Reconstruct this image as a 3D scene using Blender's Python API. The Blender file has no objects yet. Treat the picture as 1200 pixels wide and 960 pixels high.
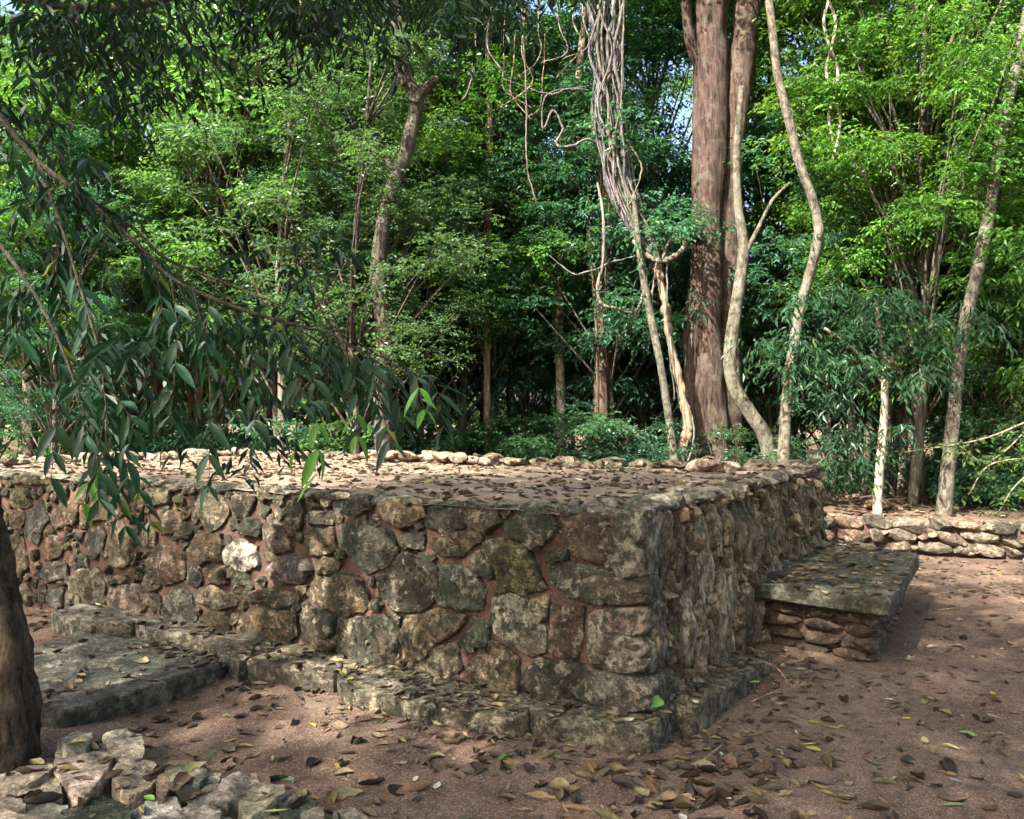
import bpy, math, random
import numpy as np
from mathutils import Vector, Matrix, noise as mnoise

sc = bpy.context.scene
# ------------------------------------------------------------------ camera, sky, sun, exposure
CAM_H = 1.5
FPX = 960.0                     # focal length in pixels of the 1200 px wide photograph
PITCH = math.atan(15.0 / FPX)   # horizon lies 15 px under the centre
cam_d = bpy.data.cameras.new('camera'); cam = bpy.data.objects.new('camera', cam_d)
sc.collection.objects.link(cam); sc.camera = cam
cam.location = (0, 0, CAM_H); cam.rotation_euler = (math.pi / 2 + PITCH, 0, 0)
cam_d.sensor_width = 36.0; cam_d.lens = 36.0 * FPX / 1200.0
cam_d.clip_start = 0.05; cam_d.clip_end = 2000

SUN = Vector((-0.50, -0.52, 0.69)).normalized()      # direction towards the sun
w = bpy.data.worlds.new('World'); sc.world = w; w.use_nodes = True
nt = w.node_tree; bg = nt.nodes['Background']
sky = nt.nodes.new('ShaderNodeTexSky'); sky.sky_type = 'NISHITA'; sky.sun_disc = False
sky.sun_elevation = math.asin(SUN.z); sky.sun_rotation = math.atan2(SUN.x, SUN.y)
sky.air_density = 1.0; sky.dust_density = 6.0; sky.ozone_density = 1.0
nt.links.new(sky.outputs[0], bg.inputs[0]); bg.inputs[1].default_value = 0.115
sun_d = bpy.data.lights.new('sun', 'SUN'); sun_d.energy = 5.0; sun_d.angle = math.radians(0.55)
sun_d.color = (1.0, 0.94, 0.84)
sun_o = bpy.data.objects.new('sun', sun_d); sc.collection.objects.link(sun_o)
sun_o.rotation_euler = SUN.to_track_quat('Z', 'Y').to_euler(); sun_o.location = SUN * 40
sc.view_settings.view_transform = 'Standard'; sc.view_settings.look = 'None'
sc.view_settings.gamma = 1.0; sc.view_settings.use_curve_mapping = False
sc.view_settings.exposure = 2.2
sc.render.engine = 'CYCLES'
cy = sc.cycles
cy.max_bounces = 4; cy.diffuse_bounces = 3; cy.glossy_bounces = 1; cy.transmission_bounces = 3
cy.use_adaptive_sampling = True; cy.adaptive_threshold = 0.03
cy.transparent_max_bounces = 4; cy.caustics_reflective = False; cy.caustics_refractive = False
cy.use_denoising = True
try: cy.denoiser = 'OPENIMAGEDENOISE'
except Exception: pass

# ------------------------------------------------------------------ helpers
rnd = random.Random(7)
RG = np.random.default_rng(11)
_c, _s = math.cos(PITCH), math.sin(PITCH)

def ray(px, py):
    a = (px - 600.0) / FPX; b = (480.0 - py) / FPX
    return Vector((a, _c - b * _s, _s + b * _c))
def at(px, py, Y):                       # the point seen at a pixel, Y metres out
    d = ray(px, py); return Vector((0, 0, CAM_H)) + d * (Y / d.y)
def on_z(px, py, z):
    d = ray(px, py); return Vector((0, 0, CAM_H)) + d * ((z - CAM_H) / d.z)
def on_plane(px, py, P, n):
    o = Vector((0, 0, CAM_H)); d = ray(px, py); return o + d * ((P - o).dot(n) / d.dot(n))

def link(o): sc.collection.objects.link(o); return o
def tag(o, label, cat, group=None, kind=None):
    if label: o['label'] = label
    if cat: o['category'] = cat
    if group: o['group'] = group
    if kind: o['kind'] = kind
    return o
def empty(name, loc, label=None, cat=None, group=None):
    o = bpy.data.objects.new(name, None); o.location = loc; o.empty_display_size = 0.2
    link(o); return tag(o, label, cat, group)
def obj(name, me, mat=None, parent=None, loc=None, rot=None, scale=None, color=None):
    if mat is not None and len(me.materials) == 0: me.materials.append(mat)
    o = bpy.data.objects.new(name, me); link(o)
    if parent is not None: o.parent = parent
    if loc is not None: o.location = loc
    if rot is not None: o.rotation_euler = rot
    if scale is not None: o.scale = scale
    if color is not None: o.color = (color[0], color[1], color[2], 1)
    return o

def mesh_np(name, V, F, smooth=True, tint=None):
    """V (n,3), F list of index arrays with equal width, or an (m,k) array."""
    me = bpy.data.meshes.new(name)
    V = np.asarray(V, dtype=np.float32); F = np.asarray(F, dtype=np.int32)
    m, k = F.shape
    me.vertices.add(len(V)); me.vertices.foreach_set('co', V.ravel())
    me.loops.add(m * k); me.loops.foreach_set('vertex_index', F.ravel())
    me.polygons.add(m)
    me.polygons.foreach_set('loop_start', np.arange(0, m * k, k, dtype=np.int32))
    me.polygons.foreach_set('use_smooth', np.full(m, smooth, dtype=bool))
    if tint is not None:
        a = me.attributes.new('tint', 'FLOAT', 'FACE'); a.data.foreach_set('value', np.asarray(tint, dtype=np.float32))
    me.update(calc_edges=True)
    return me

def mesh_py(name, V, F, smooth=True):
    me = bpy.data.meshes.new(name); me.from_pydata([tuple(v) for v in V], [], F)
    if smooth: me.polygons.foreach_set('use_smooth', np.ones(len(me.polygons), dtype=bool))
    me.update(); return me

def fbm(p, scale=1.0, octv=4, seed=0.0):
    return mnoise.fractal(Vector((p[0] * scale + seed, p[1] * scale - seed * .7, p[2] * scale + seed * 1.3)), 0.9, 2.1, octv)

# ------------------------------------------------------------------ materials
def new_mat(name):
    m = bpy.data.materials.new(name); m.use_nodes = True
    t = m.node_tree; b = t.nodes['Principled BSDF']
    return m, t, b
def nd(t, typ, **kw):
    n = t.nodes.new(typ)
    for k, v in kw.items(): setattr(n, k, v)
    return n
def noise_n(t, vec, scale, detail=5, rough=.6, dist=0.0):
    n = nd(t, 'ShaderNodeTexNoise'); n.inputs['Scale'].default_value = scale; n.inputs['Detail'].default_value = detail
    n.inputs['Roughness'].default_value = rough; n.inputs['Distortion'].default_value = dist
    if vec is not None: t.links.new(vec, n.inputs['Vector'])
    return n.outputs[0]
def ramp(t, fac, stops, interp='LINEAR'):
    r = nd(t, 'ShaderNodeValToRGB'); r.color_ramp.interpolation = interp
    e = r.color_ramp.elements
    while len(e) < len(stops): e.new(0.5)
    for i, (p, c) in enumerate(stops):
        e[i].position = p; e[i].color = (c, c, c, 1) if isinstance(c, (int, float)) else (*c, 1)
    t.links.new(fac, r.inputs[0]); return r.outputs[0]
def mix(t, fac, a, b, mode='MIX'):
    m = nd(t, 'ShaderNodeMix', data_type='RGBA', blend_type=mode)
    for sock, v in ((m.inputs[0], fac), (m.inputs[6], a), (m.inputs[7], b)):
        if isinstance(v, (int, float)): sock.default_value = v
        elif isinstance(v, tuple): sock.default_value = (*v, 1)
        else: t.links.new(v, sock)
    return m.outputs[2]
def math_n(t, op, a, b=None):
    m = nd(t, 'ShaderNodeMath', operation=op)
    m.inputs[2].default_value = .02
    for i, v in enumerate((a, b)):
        if v is None: continue
        if isinstance(v, (int, float)): m.inputs[i].default_value = v
        else: t.links.new(v, m.inputs[i])
    return m.outputs[0]
def bump(t, h, strength, dist, b, prev=None):
    n = nd(t, 'ShaderNodeBump'); n.inputs['Strength'].default_value = strength; n.inputs['Distance'].default_value = dist
    t.links.new(h, n.inputs['Height'])
    if prev is not None: t.links.new(prev, n.inputs['Normal'])
    if b is not None: t.links.new(n.outputs[0], b.inputs['Normal'])
    return n.outputs[0]

def mat_stone(name, lichen=0.55, dark=0.6, streak=1.0, red=0.35):
    m, t, b = new_mat(name)
    geo = nd(t, 'ShaderNodeNewGeometry').outputs['Position']
    oi = nd(t, 'ShaderNodeObjectInfo')
    off = nd(t, 'ShaderNodeVectorMath', operation='MULTIPLY_ADD')      # world position, moved by a random amount for each stone
    cx = nd(t, 'ShaderNodeCombineXYZ')
    for i in range(3): t.links.new(oi.outputs['Random'], cx.inputs[i])
    t.links.new(cx.outputs[0], off.inputs[0]); off.inputs[1].default_value = (37, 53, 71); t.links.new(geo, off.inputs[2])
    v = off.outputs[0]
    mp = nd(t, 'ShaderNodeMapping'); mp.inputs['Scale'].default_value = (1, 1, streak); t.links.new(v, mp.inputs[0]); vs = mp.outputs[0]
    n1 = noise_n(t, vs, 9, 6, .65, .15); n2 = noise_n(t, vs, 38, 6, .7); n3 = noise_n(t, v, 120, 3, .6)
    n4 = noise_n(t, v, 5, 5, .6, .6); n5 = noise_n(t, v, 16, 7, .75)
    base = mix(t, 1.0, oi.outputs['Color'], ramp(t, n1, [(.30, .22), (.5, .95), (.70, 2.2)]), 'MULTIPLY')  # wide contrast adds painted light and shade to the stone's own mottling
    base = mix(t, 1.0, base, ramp(t, n2, [(.32, .35), (.5, 1.0), (.68, 1.75)]), 'MULTIPLY')
    # dark algae
    base = mix(t, ramp(t, n5, [(.48, 0.0), (.54, dark)]), base, mix(t, n2, (.010, .011, .008), (.040, .045, .028)))
    # red earth smeared over it
    base = mix(t, ramp(t, n4, [(.52, 0.0), (.68, red)]), base, (.105, .065, .047))
    # pale lichen
    li = math_n(t, 'MULTIPLY', ramp(t, noise_n(t, v, 13, 7, .78, .3), [(.55, 0.0), (.60, lichen)]), ramp(t, n3, [(.35, .35), (.6, 1.0)]))
    base = mix(t, li, base, mix(t, n4, (.25, .235, .19), (.44, .40, .33)))
    base = mix(t, 1.0, base, (1.10, 1.0, .86), 'MULTIPLY')
    t.links.new(base, b.inputs['Base Color']); b.inputs['Roughness'].default_value = .85
    b.inputs['Specular IOR Level'].default_value = .3
    h = math_n(t, 'ADD', math_n(t, 'MULTIPLY', n2, .6), math_n(t, 'ADD', math_n(t, 'MULTIPLY', n3, .25), n1))
    bump(t, h, 1.0, .05, b)
    return m
M_STONE = mat_stone('mossy_stone', .75, .85)
M_STRATA = mat_stone('layered_stone', .65, .75, .4, .4)
M_PALE = mat_stone('pale_stone', .55, .28, 1.0, .3)
M_SLAB = mat_stone('slab_stone', .35, .7, 1.0, .25)

def mat_earth(name, c1, c2, c3, bs=.9, speck=.35):
    m, t, b = new_mat(name)
    v = nd(t, 'ShaderNodeNewGeometry').outputs['Position']
    n1 = noise_n(t, v, 1.3, 5, .6, .3); n2 = noise_n(t, v, 14, 7, .7); n3 = noise_n(t, v, 90, 4, .75)
    vo = nd(t, 'ShaderNodeTexVoronoi'); vo.inputs['Scale'].default_value = 160; t.links.new(v, vo.inputs['Vector'])
    base = mix(t, ramp(t, n1, [(.40, 0.0), (.60, 1.0)]), c1, c2)
    base = mix(t, ramp(t, noise_n(t, v, .55, 6, .65, .8), [(.50, 0.0), (.62, .6)]), base, c3)
    base = mix(t, ramp(t, n2, [(.42, 0.0), (.66, .75)]), base, c3)
    base = mix(t, 1.0, base, ramp(t, n3, [(.32, .55), (.5, 1.0), (.7, 1.5)]), 'MULTIPLY')
    grit = math_n(t, 'MULTIPLY', ramp(t, nd_color(t, vo), [(.80, 0.0), (.9, 1.0)]), speck)
    base = mix(t, grit, base, (.42, .36, .32))
    t.links.new(base, b.inputs['Base Color']); b.inputs['Roughness'].default_value = .95
    b.inputs['Specular IOR Level'].default_value = .15
    h = math_n(t, 'ADD', math_n(t, 'MULTIPLY', n2, 1.0), math_n(t, 'MULTIPLY', n3, .45))
    h = math_n(t, 'ADD', h, math_n(t, 'MULTIPLY', grit, .5))
    bump(t, h, bs, .02, b)
    return m
def nd_color(t, vo):
    s = nd(t, 'ShaderNodeSeparateColor'); t.links.new(vo.outputs['Color'], s.inputs[0]); return s.outputs[0]
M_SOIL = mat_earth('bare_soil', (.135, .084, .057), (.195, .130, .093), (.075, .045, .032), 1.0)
M_TOP = mat_earth('platform_soil', (.25, .19, .145), (.20, .148, .112), (.14, .10, .075))  # paler than the ground: sunlight on the platform top put into the colour
M_MORTAR = mat_earth('earth_mortar', (.112, .064, .045), (.150, .090, .065), (.055, .033, .025), 1.0, .10)

def mat_bark(name, vscale=(7, 7, 1.1), bs=1.0, blotch=.35, blotch_col=(.15, .145, .115)):
    m, t, b = new_mat(name)
    oi = nd(t, 'ShaderNodeObjectInfo'); tc = nd(t, 'ShaderNodeNewGeometry').outputs['Position']
    mp = nd(t, 'ShaderNodeMapping'); mp.inputs['Scale'].default_value = vscale; t.links.new(tc, mp.inputs[0])
    n1 = noise_n(t, mp.outputs[0], 3.2, 7, .7, .5); n2 = noise_n(t, tc, 5, 5, .65, .3); n3 = noise_n(t, tc, 60, 4, .7)
    base = mix(t, 1.0, oi.outputs['Color'], ramp(t, n1, [(.34, .18), (.5, 1.0), (.66, 1.9)]), 'MULTIPLY')
    base = mix(t, 1.0, base, ramp(t, n3, [(.3, .65), (.7, 1.35)]), 'MULTIPLY')
    base = mix(t, ramp(t, n2, [(.52, 0.0), (.62, blotch)]), base, blotch_col)
    t.links.new(base, b.inputs['Base Color']); b.inputs['Roughness'].default_value = .9
    b.inputs['Specular IOR Level'].default_value = .2
    bump(t, math_n(t, 'ADD', n1, math_n(t, 'MULTIPLY', n3, .25)), bs, .03, b)
    return m
M_BARK = mat_bark('rough_bark')
M_SMOOTH = mat_bark('smooth_bark', (5, 5, 3), .8, .4, (.19, .185, .145))
M_DARKBARK = mat_bark('furrowed_bark', (9, 9, 1.6), 1.0, .25, (.20, .13, .06))

def mat_leaf(name, transl=.48, rough=.36, spec=.5, lo=.55, hi=1.5, yellow=(.20, .21, .02), yfrom=.93):
    m, t, b = new_mat(name)
    oi = nd(t, 'ShaderNodeObjectInfo'); at_ = nd(t, 'ShaderNodeAttribute', attribute_name='tint')
    f = at_.outputs['Fac']
    base = mix(t, 1.0, oi.outputs['Color'], ramp(t, f, [(0.0, lo), (1.0, hi)]), 'MULTIPLY')
    base = mix(t, ramp(t, f, [(yfrom, 0.0), (1.0, .7)]), base, yellow)
    t.nodes.remove(b)
    df = nd(t, 'ShaderNodeBsdfDiffuse'); t.links.new(base, df.inputs[0])
    gl = nd(t, 'ShaderNodeBsdfGlossy'); gl.inputs['Roughness'].default_value = rough; gl.inputs[0].default_value = (.8, .8, .8, 1)
    lw_ = nd(t, 'ShaderNodeLayerWeight'); lw_.inputs[0].default_value = .25
    bm_ = nd(t, 'ShaderNodeMixShader'); t.links.new(math_n(t, 'MULTIPLY_ADD', lw_.outputs['Fresnel'], spec * .5), bm_.inputs[0])
    t.links.new(df.outputs[0], bm_.inputs[1]); t.links.new(gl.outputs[0], bm_.inputs[2])
    tr = nd(t, 'ShaderNodeBsdfTranslucent')
    t.links.new(mix(t, 1.0, base, (1.55, 1.7, .7), 'MULTIPLY'), tr.inputs[0])
    ms = nd(t, 'ShaderNodeMixShader'); ms.inputs[0].default_value = transl
    t.links.new(bm_.outputs[0], ms.inputs[1]); t.links.new(tr.outputs[0], ms.inputs[2])
    t.links.new(ms.outputs[0], t.nodes['Material Output'].inputs['Surface'])
    return m
M_LEAF = mat_leaf('foliage')
M_BIGLEAF = mat_leaf('glossy_leaf', .30, .40, .14, .7, 1.35)

def mat_litter():
    m, t, b = new_mat('dry_leaf')
    oi = nd(t, 'ShaderNodeObjectInfo'); at_ = nd(t, 'ShaderNodeAttribute', attribute_name='tint')
    v = nd(t, 'ShaderNodeNewGeometry').outputs['Position']
    col = ramp(t, at_.outputs['Fac'], [(0.0, (.022, .016, .012)), (.25, (.065, .045, .028)), (.5, (.13, .092, .052)), (.7, (.18, .145, .07)), (.86, (.20, .20, .075)), (.95, (.38, .35, .29))])
    col = mix(t, 1.0, col, oi.outputs['Color'], 'MULTIPLY')
    col = mix(t, 1.0, col, ramp(t, noise_n(t, v, 60, 4, .7), [(.3, .55), (.7, 1.4)]), 'MULTIPLY')
    t.links.new(col, b.inputs['Base Color']); b.inputs['Roughness'].default_value = .6
    b.inputs['Specular IOR Level'].default_value = .35
    return m
M_LITTER = mat_litter()
def mat_onecolor():
    m, t, b = new_mat('fresh_fallen_leaf')
    oi = nd(t, 'ShaderNodeObjectInfo'); v = nd(t, 'ShaderNodeNewGeometry').outputs['Position']
    col = mix(t, 1.0, oi.outputs['Color'], ramp(t, noise_n(t, v, 45, 5, .7), [(.3, .55), (.7, 1.35)]), 'MULTIPLY')
    t.links.new(col, b.inputs['Base Color']); b.inputs['Roughness'].default_value = .5
    return m
M_FRESH = mat_onecolor()

# ------------------------------------------------------------------ layout of the place (metres, eye at 1.5 m)
TOPZ = 1.08
P0 = Vector((0.60, 3.95, 0))                       # near corner of the platform, at the top
U = Vector((-0.857, 0.515, 0)).normalized(); NF = Vector((-U.y, U.x, 0)) * 1.0
if NF.y > 0: NF = -NF                               # front face looks to the left and the camera
Vd = Vector((0.54, 0.842, 0)).normalized(); NR = Vector((Vd.y, -Vd.x, 0))
LEN_F, LEN_R = 7.6, 3.95
BAT = 0.085                                         # the walls lean outward by this much at the foot
OF_ = P0 + NF * BAT
def smooth(a, b, x):
    k = min(1, max(0, (x - a) / (b - a))); return k * k * (3 - 2 * k)
def wall_line_y(x): return 9.42 - 0.30 * (x - 3.4)
def ground_z(x, y):
    z = 0.045 * smooth(0.8, 2.2, x) * smooth(3.8, 5.2, y)
    z += 0.34 * smooth(0.0, 0.55, (y - wall_line_y(x)) * .958)
    a_ = (Vector((x, y, 0)) - OF_).dot(NF); z += .035 * (1 - smooth(.35, .85, a_)) * (1 - smooth(0.2, .9, x))
    z += 0.05 * fbm((x, y, 0), .35, 3, 3.1) * smooth(9, 14, y)
    z += 0.018 * fbm((x, y, 0), 1.6, 4) + 0.009 * fbm((x, y, 2), 7, 3)
    return z

# ------------------------------------------------------------------ ground
def build_ground():
    n = 230
    def axis(c, lo, hi):
        k = np.linspace(-1, 1, n); s = np.sinh(k * 4.6) / np.sinh(4.6)
        return np.where(s < 0, c + s * (c - lo), c + s * (hi - c))
    xs = axis(0.0, -320, 320); ys = axis(4.5, -220, 420)
    # plenty of rows in the part that is seen
    xs = np.sort(np.concatenate([xs, np.linspace(-5, 7, 150)])); ys = np.sort(np.concatenate([ys, np.linspace(2.0, 11, 150)]))
    V = [(x, y, ground_z(x, y)) for y in ys for x in xs]
    W_, H_ = len(xs), len(ys)
    i = np.arange((W_ - 1) * (H_ - 1)); r, c = i // (W_ - 1), i % (W_ - 1)
    a = r * W_ + c
    F = np.stack([a, a + 1, a + W_ + 1, a + W_], 1)
    tag(obj('ground', mesh_np('ground', V, F), M_SOIL), None, None, kind='structure')
build_ground()

# ------------------------------------------------------------------ stones
def resample(poly, M):
    P = np.asarray(poly, float); Q = np.roll(P, -1, 0); d = np.linalg.norm(Q - P, axis=1); cum = np.concatenate([[0], np.cumsum(d)])
    out = []
    for k in range(M):
        s = cum[-1] * k / M; i = min(np.searchsorted(cum, s, 'right') - 1, len(P) - 1)
        f = (s - cum[i]) / max(d[i], 1e-9); out.append(P[i] * (1 - f) + Q[i] * f)
    return np.array(out)
def chaikin(P, r=.2):
    P = np.asarray(P, float); Q = np.roll(P, -1, 0)
    return np.stack([P * (1 - r) + Q * r, P * r + Q * (1 - r)], 1).reshape(-1, 2)

def stone_mesh(name, poly, out, into, M=34, rough=.012, flat=False, seed=0, edge=.006, cut=.10, an=1.0):
    """A stone whose outline is poly (a, b); it stands out along +h and reaches back to -into."""
    r = random.Random(seed); P = np.asarray(poly, float)
    if (P[:, 0] * np.roll(P[:, 1], -1) - np.roll(P[:, 0], -1) * P[:, 1]).sum() < 0: P = P[::-1]
    P = resample(chaikin(P, cut), M); c = P.mean(0); R = np.linalg.norm(P - c, axis=1).mean()
    P = P + np.array([[fbm((p[0], p[1], 0), 14, 3, seed * 1.7), fbm((p[0], p[1], 5), 14, 3, seed * 2.3)] for p in P]) * edge * 1.6
    planes = []; tl = (r.uniform(-.5, .5), r.uniform(-.5, .5))
    for k in range(r.randint(4, 6)):
        a = r.uniform(0, 2 * math.pi); planes.append((math.cos(a), math.sin(a), r.uniform(-.1, .55), r.uniform(.6, 1.7)))
    if flat: prof = [(.985, -into), (1.0, -into * .6), (1.0, -into * .2), (1.0, out * .5), (.992, out * .86), (.975, out), (.93, out), (.84, out), (.72, out), (.58, out), (.42, out), (.26, out), (.12, out)]
    else: prof = [(.98, -into), (1.0, 0.0), (.985, out * .5), (.94, out * .86), (.86, out), (.74, out), (.60, out), (.44, out), (.28, out), (.13, out)]
    V = []
    def hgt(p, h, f):
        q = (p - c) / max(R, 1e-6)
        if not flat:
            k = 1.0
            for (dx, dy, o, g) in planes: k = min(k, 1 - max(0, q[0] * dx + q[1] * dy - o) * g)
            if h > 0: h = h * max(k, .15) * (1 + tl[0] * q[0] + tl[1] * q[1])
            n = fbm((p[0], p[1] * an, h), 9, 4, seed) * rough * .9 - abs(fbm((p[0], p[1] * an, h), 19, 4, seed + 4)) * rough * 1.1
        else:
            n = fbm((p[0], p[1], h), 4, 5, seed) * rough + fbm((p[0], p[1], h), 17, 3, seed) * rough * .4
        return h + n
    for (f, h) in prof:
        for p in P:
            q = c + (p - c) * f if not flat or f > .9 else c + (p - c) * f
            V.append((q[0], q[1], hgt(q, h, f) if h > -into * .9 else h))
    V.append((c[0], c[1], hgt(c, out, 0)))
    F = []
    for k in range(len(prof) - 1):
        for i in range(M):
            j = (i + 1) % M; F.append((k * M + i, k * M + j, (k + 1) * M + j, (k + 1) * M + i))
    L = (len(prof) - 1) * M
    for i in range(M): F.append((L + i, L + (i + 1) % M, len(V) - 1))
    me = mesh_py(name, V, F); me.set_sharp_from_angle(angle=math.radians(38 if not flat else 45)); return me, c

def put_stone(name, poly, O, A, B, N, out, into, mat, parent, color, seed, **kw):
    """poly in the (A, B) plane through O; N points outward."""
    P = np.asarray(poly, float); c0 = P.mean(0)
    me, _ = stone_mesh('stone', P - c0, out, into, seed=seed, **kw)
    mw = Matrix(((A.x, B.x, N.x), (A.y, B.y, N.y), (A.z, B.z, N.z)))
    if mw.determinant() < 0: me.flip_normals()
    me.transform(mw.to_4x4())
    loc = O + A * c0[0] + B * c0[1]
    return obj(name, me, mat, parent, loc - (parent.location if parent is not None else Vector()), color=color)

STONE_COLS = [(.085, .078, .056), (.046, .052, .038), (.13, .115, .085), (.075, .055, .033), (.10, .08, .05), (.052, .058, .046), (.15, .13, .098), (.036, .034, .028), (.068, .064, .030), (.088, .060, .042), (.044, .046, .042)]
PALE_COLS = [(.20, .18, .152), (.26, .235, .20), (.17, .142, .118), (.22, .18, .152), (.145, .135, .115)]

def pack(region, fixed, n, rmin, rmax, rng, gap=.012, sx=1.0, sy=1.0):
    """Fill the free part of a wall face with angular stones: polygons in (s, t)."""
    s0, s1, t0, t1 = region; S = np.array([sx, sy])
    pts = [np.zeros((0, 2))]
    def add(poly):
        P = resample(poly, 30); c = P.mean(0)
        pts.append(np.concatenate([P, c + (P - c) * .7, c + (P - c) * .35, [c]]) * S)
    for p in fixed: add(p)
    bt = np.linspace(t0, t1, 60); bs = np.linspace(s0, s1, 300)
    pts.append(np.concatenate([np.stack([bs, np.full(300, t0)], 1), np.stack([bs, np.full(300, t1)], 1), np.stack([np.full(60, s0), bt], 1), np.stack([np.full(60, s1), bt], 1)]) * S)
    out = []; cur = rmax; tries = 0
    allp = np.concatenate(pts)
    while len(out) < n and cur > rmin:
        best = None
        for _ in range(40):
            q = np.array([rng.uniform(s0, s1), rng.uniform(t0, t1)]) * S
            d = np.sqrt(((allp - q) ** 2).sum(1)).min()
            if d > cur and d < 1e9: best = (q, d); break
        if best is None: cur *= .93; continue
        q, d = best; rel = allp - q; dist = np.sqrt((rel ** 2).sum(1)); ang = np.arctan2(rel[:, 1], rel[:, 0])
        k = rng.randint(5, 7); a0 = rng.uniform(0, 6.28); poly = []
        cap = rng.uniform(1.15, 1.9) * max(cur, rmin * 1.3)
        for j in range(k):
            a = a0 + 2 * math.pi * (j + rng.uniform(-.2, .2)) / k
            da = np.abs((ang - a + math.pi) % (2 * math.pi) - math.pi)
            sel = da < math.pi / k * 1.1
            lim = (dist[sel] * np.cos(np.minimum(da[sel], 1.2))).min() if sel.any() else cap
            rr = max(min(lim, cap) - gap, rmin * .5) * rng.uniform(.9, 1.0)
            poly.append(q + np.array([math.cos(a), math.sin(a)]) * rr)
        poly = np.array(poly) / S
        out.append(poly); add(poly); allp = np.concatenate([allp, pts[-1]])
    return out

# rocks that are seen from several sides: a few shared meshes
def rock_mesh(name, seed, boxy=.5, rough=.06, cuts=14, near=.6):
    import bmesh
    r = random.Random(seed); bm = bmesh.new(); bmesh.ops.create_icosphere(bm, subdivisions=3, radius=1)
    pl = []
    for k in range(cuts):
        d = Vector((r.gauss(0, 1), r.gauss(0, 1), r.gauss(0, 1))).normalized(); pl.append((d, r.uniform(near, max(.92, near + .15))))
    for v in bm.verts:
        d = v.co.normalized(); m = max(abs(d.x), abs(d.y), abs(d.z))
        p = d * (1 - boxy) + d / m * boxy * .86
        for (q, o) in pl:
            k = p.dot(q) - o
            if k > 0: p = p - q * k
        p = p + d * (fbm(d, 1.6, 3, seed) * rough * 1.6 + fbm(d, 5, 3, seed + 9) * rough * .6)
        v.co = p
    me = bpy.data.meshes.new(name); bm.to_mesh(me); bm.free()
    me.polygons.foreach_set('use_smooth', np.ones(len(me.polygons), dtype=bool)); me.set_sharp_from_angle(angle=math.radians(30)); return me
def rock_set(mat, seed0, n, **kw):
    L = []
    for i in range(n):
        me = rock_mesh('rock', seed0 + i, **kw); me.materials.append(mat); L.append(me)
    return L
ROCK_QUOIN = rock_set(M_STONE, 400, 5, boxy=.97, rough=.035, cuts=4, near=.88)
ROCK_PALE = rock_set(M_PALE, 100, 7); ROCK_DARK = rock_set(M_STONE, 200, 6, boxy=.6); ROCK_SLAB = rock_set(M_SLAB, 300, 5, boxy=.75, rough=.05)

# ------------------------------------------------------------------ the platform
plat = empty('stone_platform', P0, 'big square platform of mortared field stones topped with earth and dry leaves', 'platform')
def to_plane(O, A, B, N, pts):
    out = []
    for (px, py) in pts:
        q = on_plane(px, py, O, N) - O; out.append((q.dot(A), q.dot(B)))
    return out
def face_frame(n):
    W = (Vector((0, 0, TOPZ)) - n * BAT).normalized()      # up along the leaning face
    return W
WF = face_frame(NF); NFp = U.cross(WF); NFp = NFp if NFp.dot(NF) > 0 else -NFp
WR = face_frame(NR); NRp = Vd.cross(WR); NRp = NRp if NRp.dot(NR) > 0 else -NRp
OF = P0 + NF * BAT; ORr = P0 + NR * BAT       # foot of the faces at the near corner, z = 0
FH = TOPZ * 1.003

Z1 = """
835,440 870,405 960,410 975,450 935,490 860,490
700,395 740,350 800,380 805,430 760,448 705,425
820,330 850,275 890,330 915,385 860,395 830,370
740,310 780,288 815,300 800,345 745,340
725,470 765,455 785,500 770,540 730,510
795,515 850,505 935,525 930,550 870,568 800,545
740,640 760,580 840,560 915,590 925,650 870,685 800,670
600,510 660,500 735,530 740,560 690,568 610,550
635,590 680,568 715,600 710,650 640,660
510,540 545,500 590,520 608,600 590,645 530,645 508,590
460,420 500,370 570,400 578,470 520,495 465,470
585,390 620,330 690,340 690,420 620,430
640,440 700,440 705,490 640,490
485,305 530,265 575,310 540,330 490,330
578,315 605,305 592,348 572,345
455,190 500,165 535,190 530,240 480,250 455,220
215,490 240,450 300,445 325,500 310,560 250,570 215,540
335,500 430,495 500,530 495,610 410,600 330,580
405,455 430,438 445,475 415,490
335,470 390,465 390,490 335,493
105,465 160,420 215,430 200,475 150,490
130,385 165,340 205,350 190,400 150,425
255,260 330,240 340,290 270,300
25,200 90,190 95,250 40,255
155,260 240,230 235,300 170,320
400,265 440,270 450,300 400,300
30,130 120,115 170,150 160,185 40,180
"""
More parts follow.
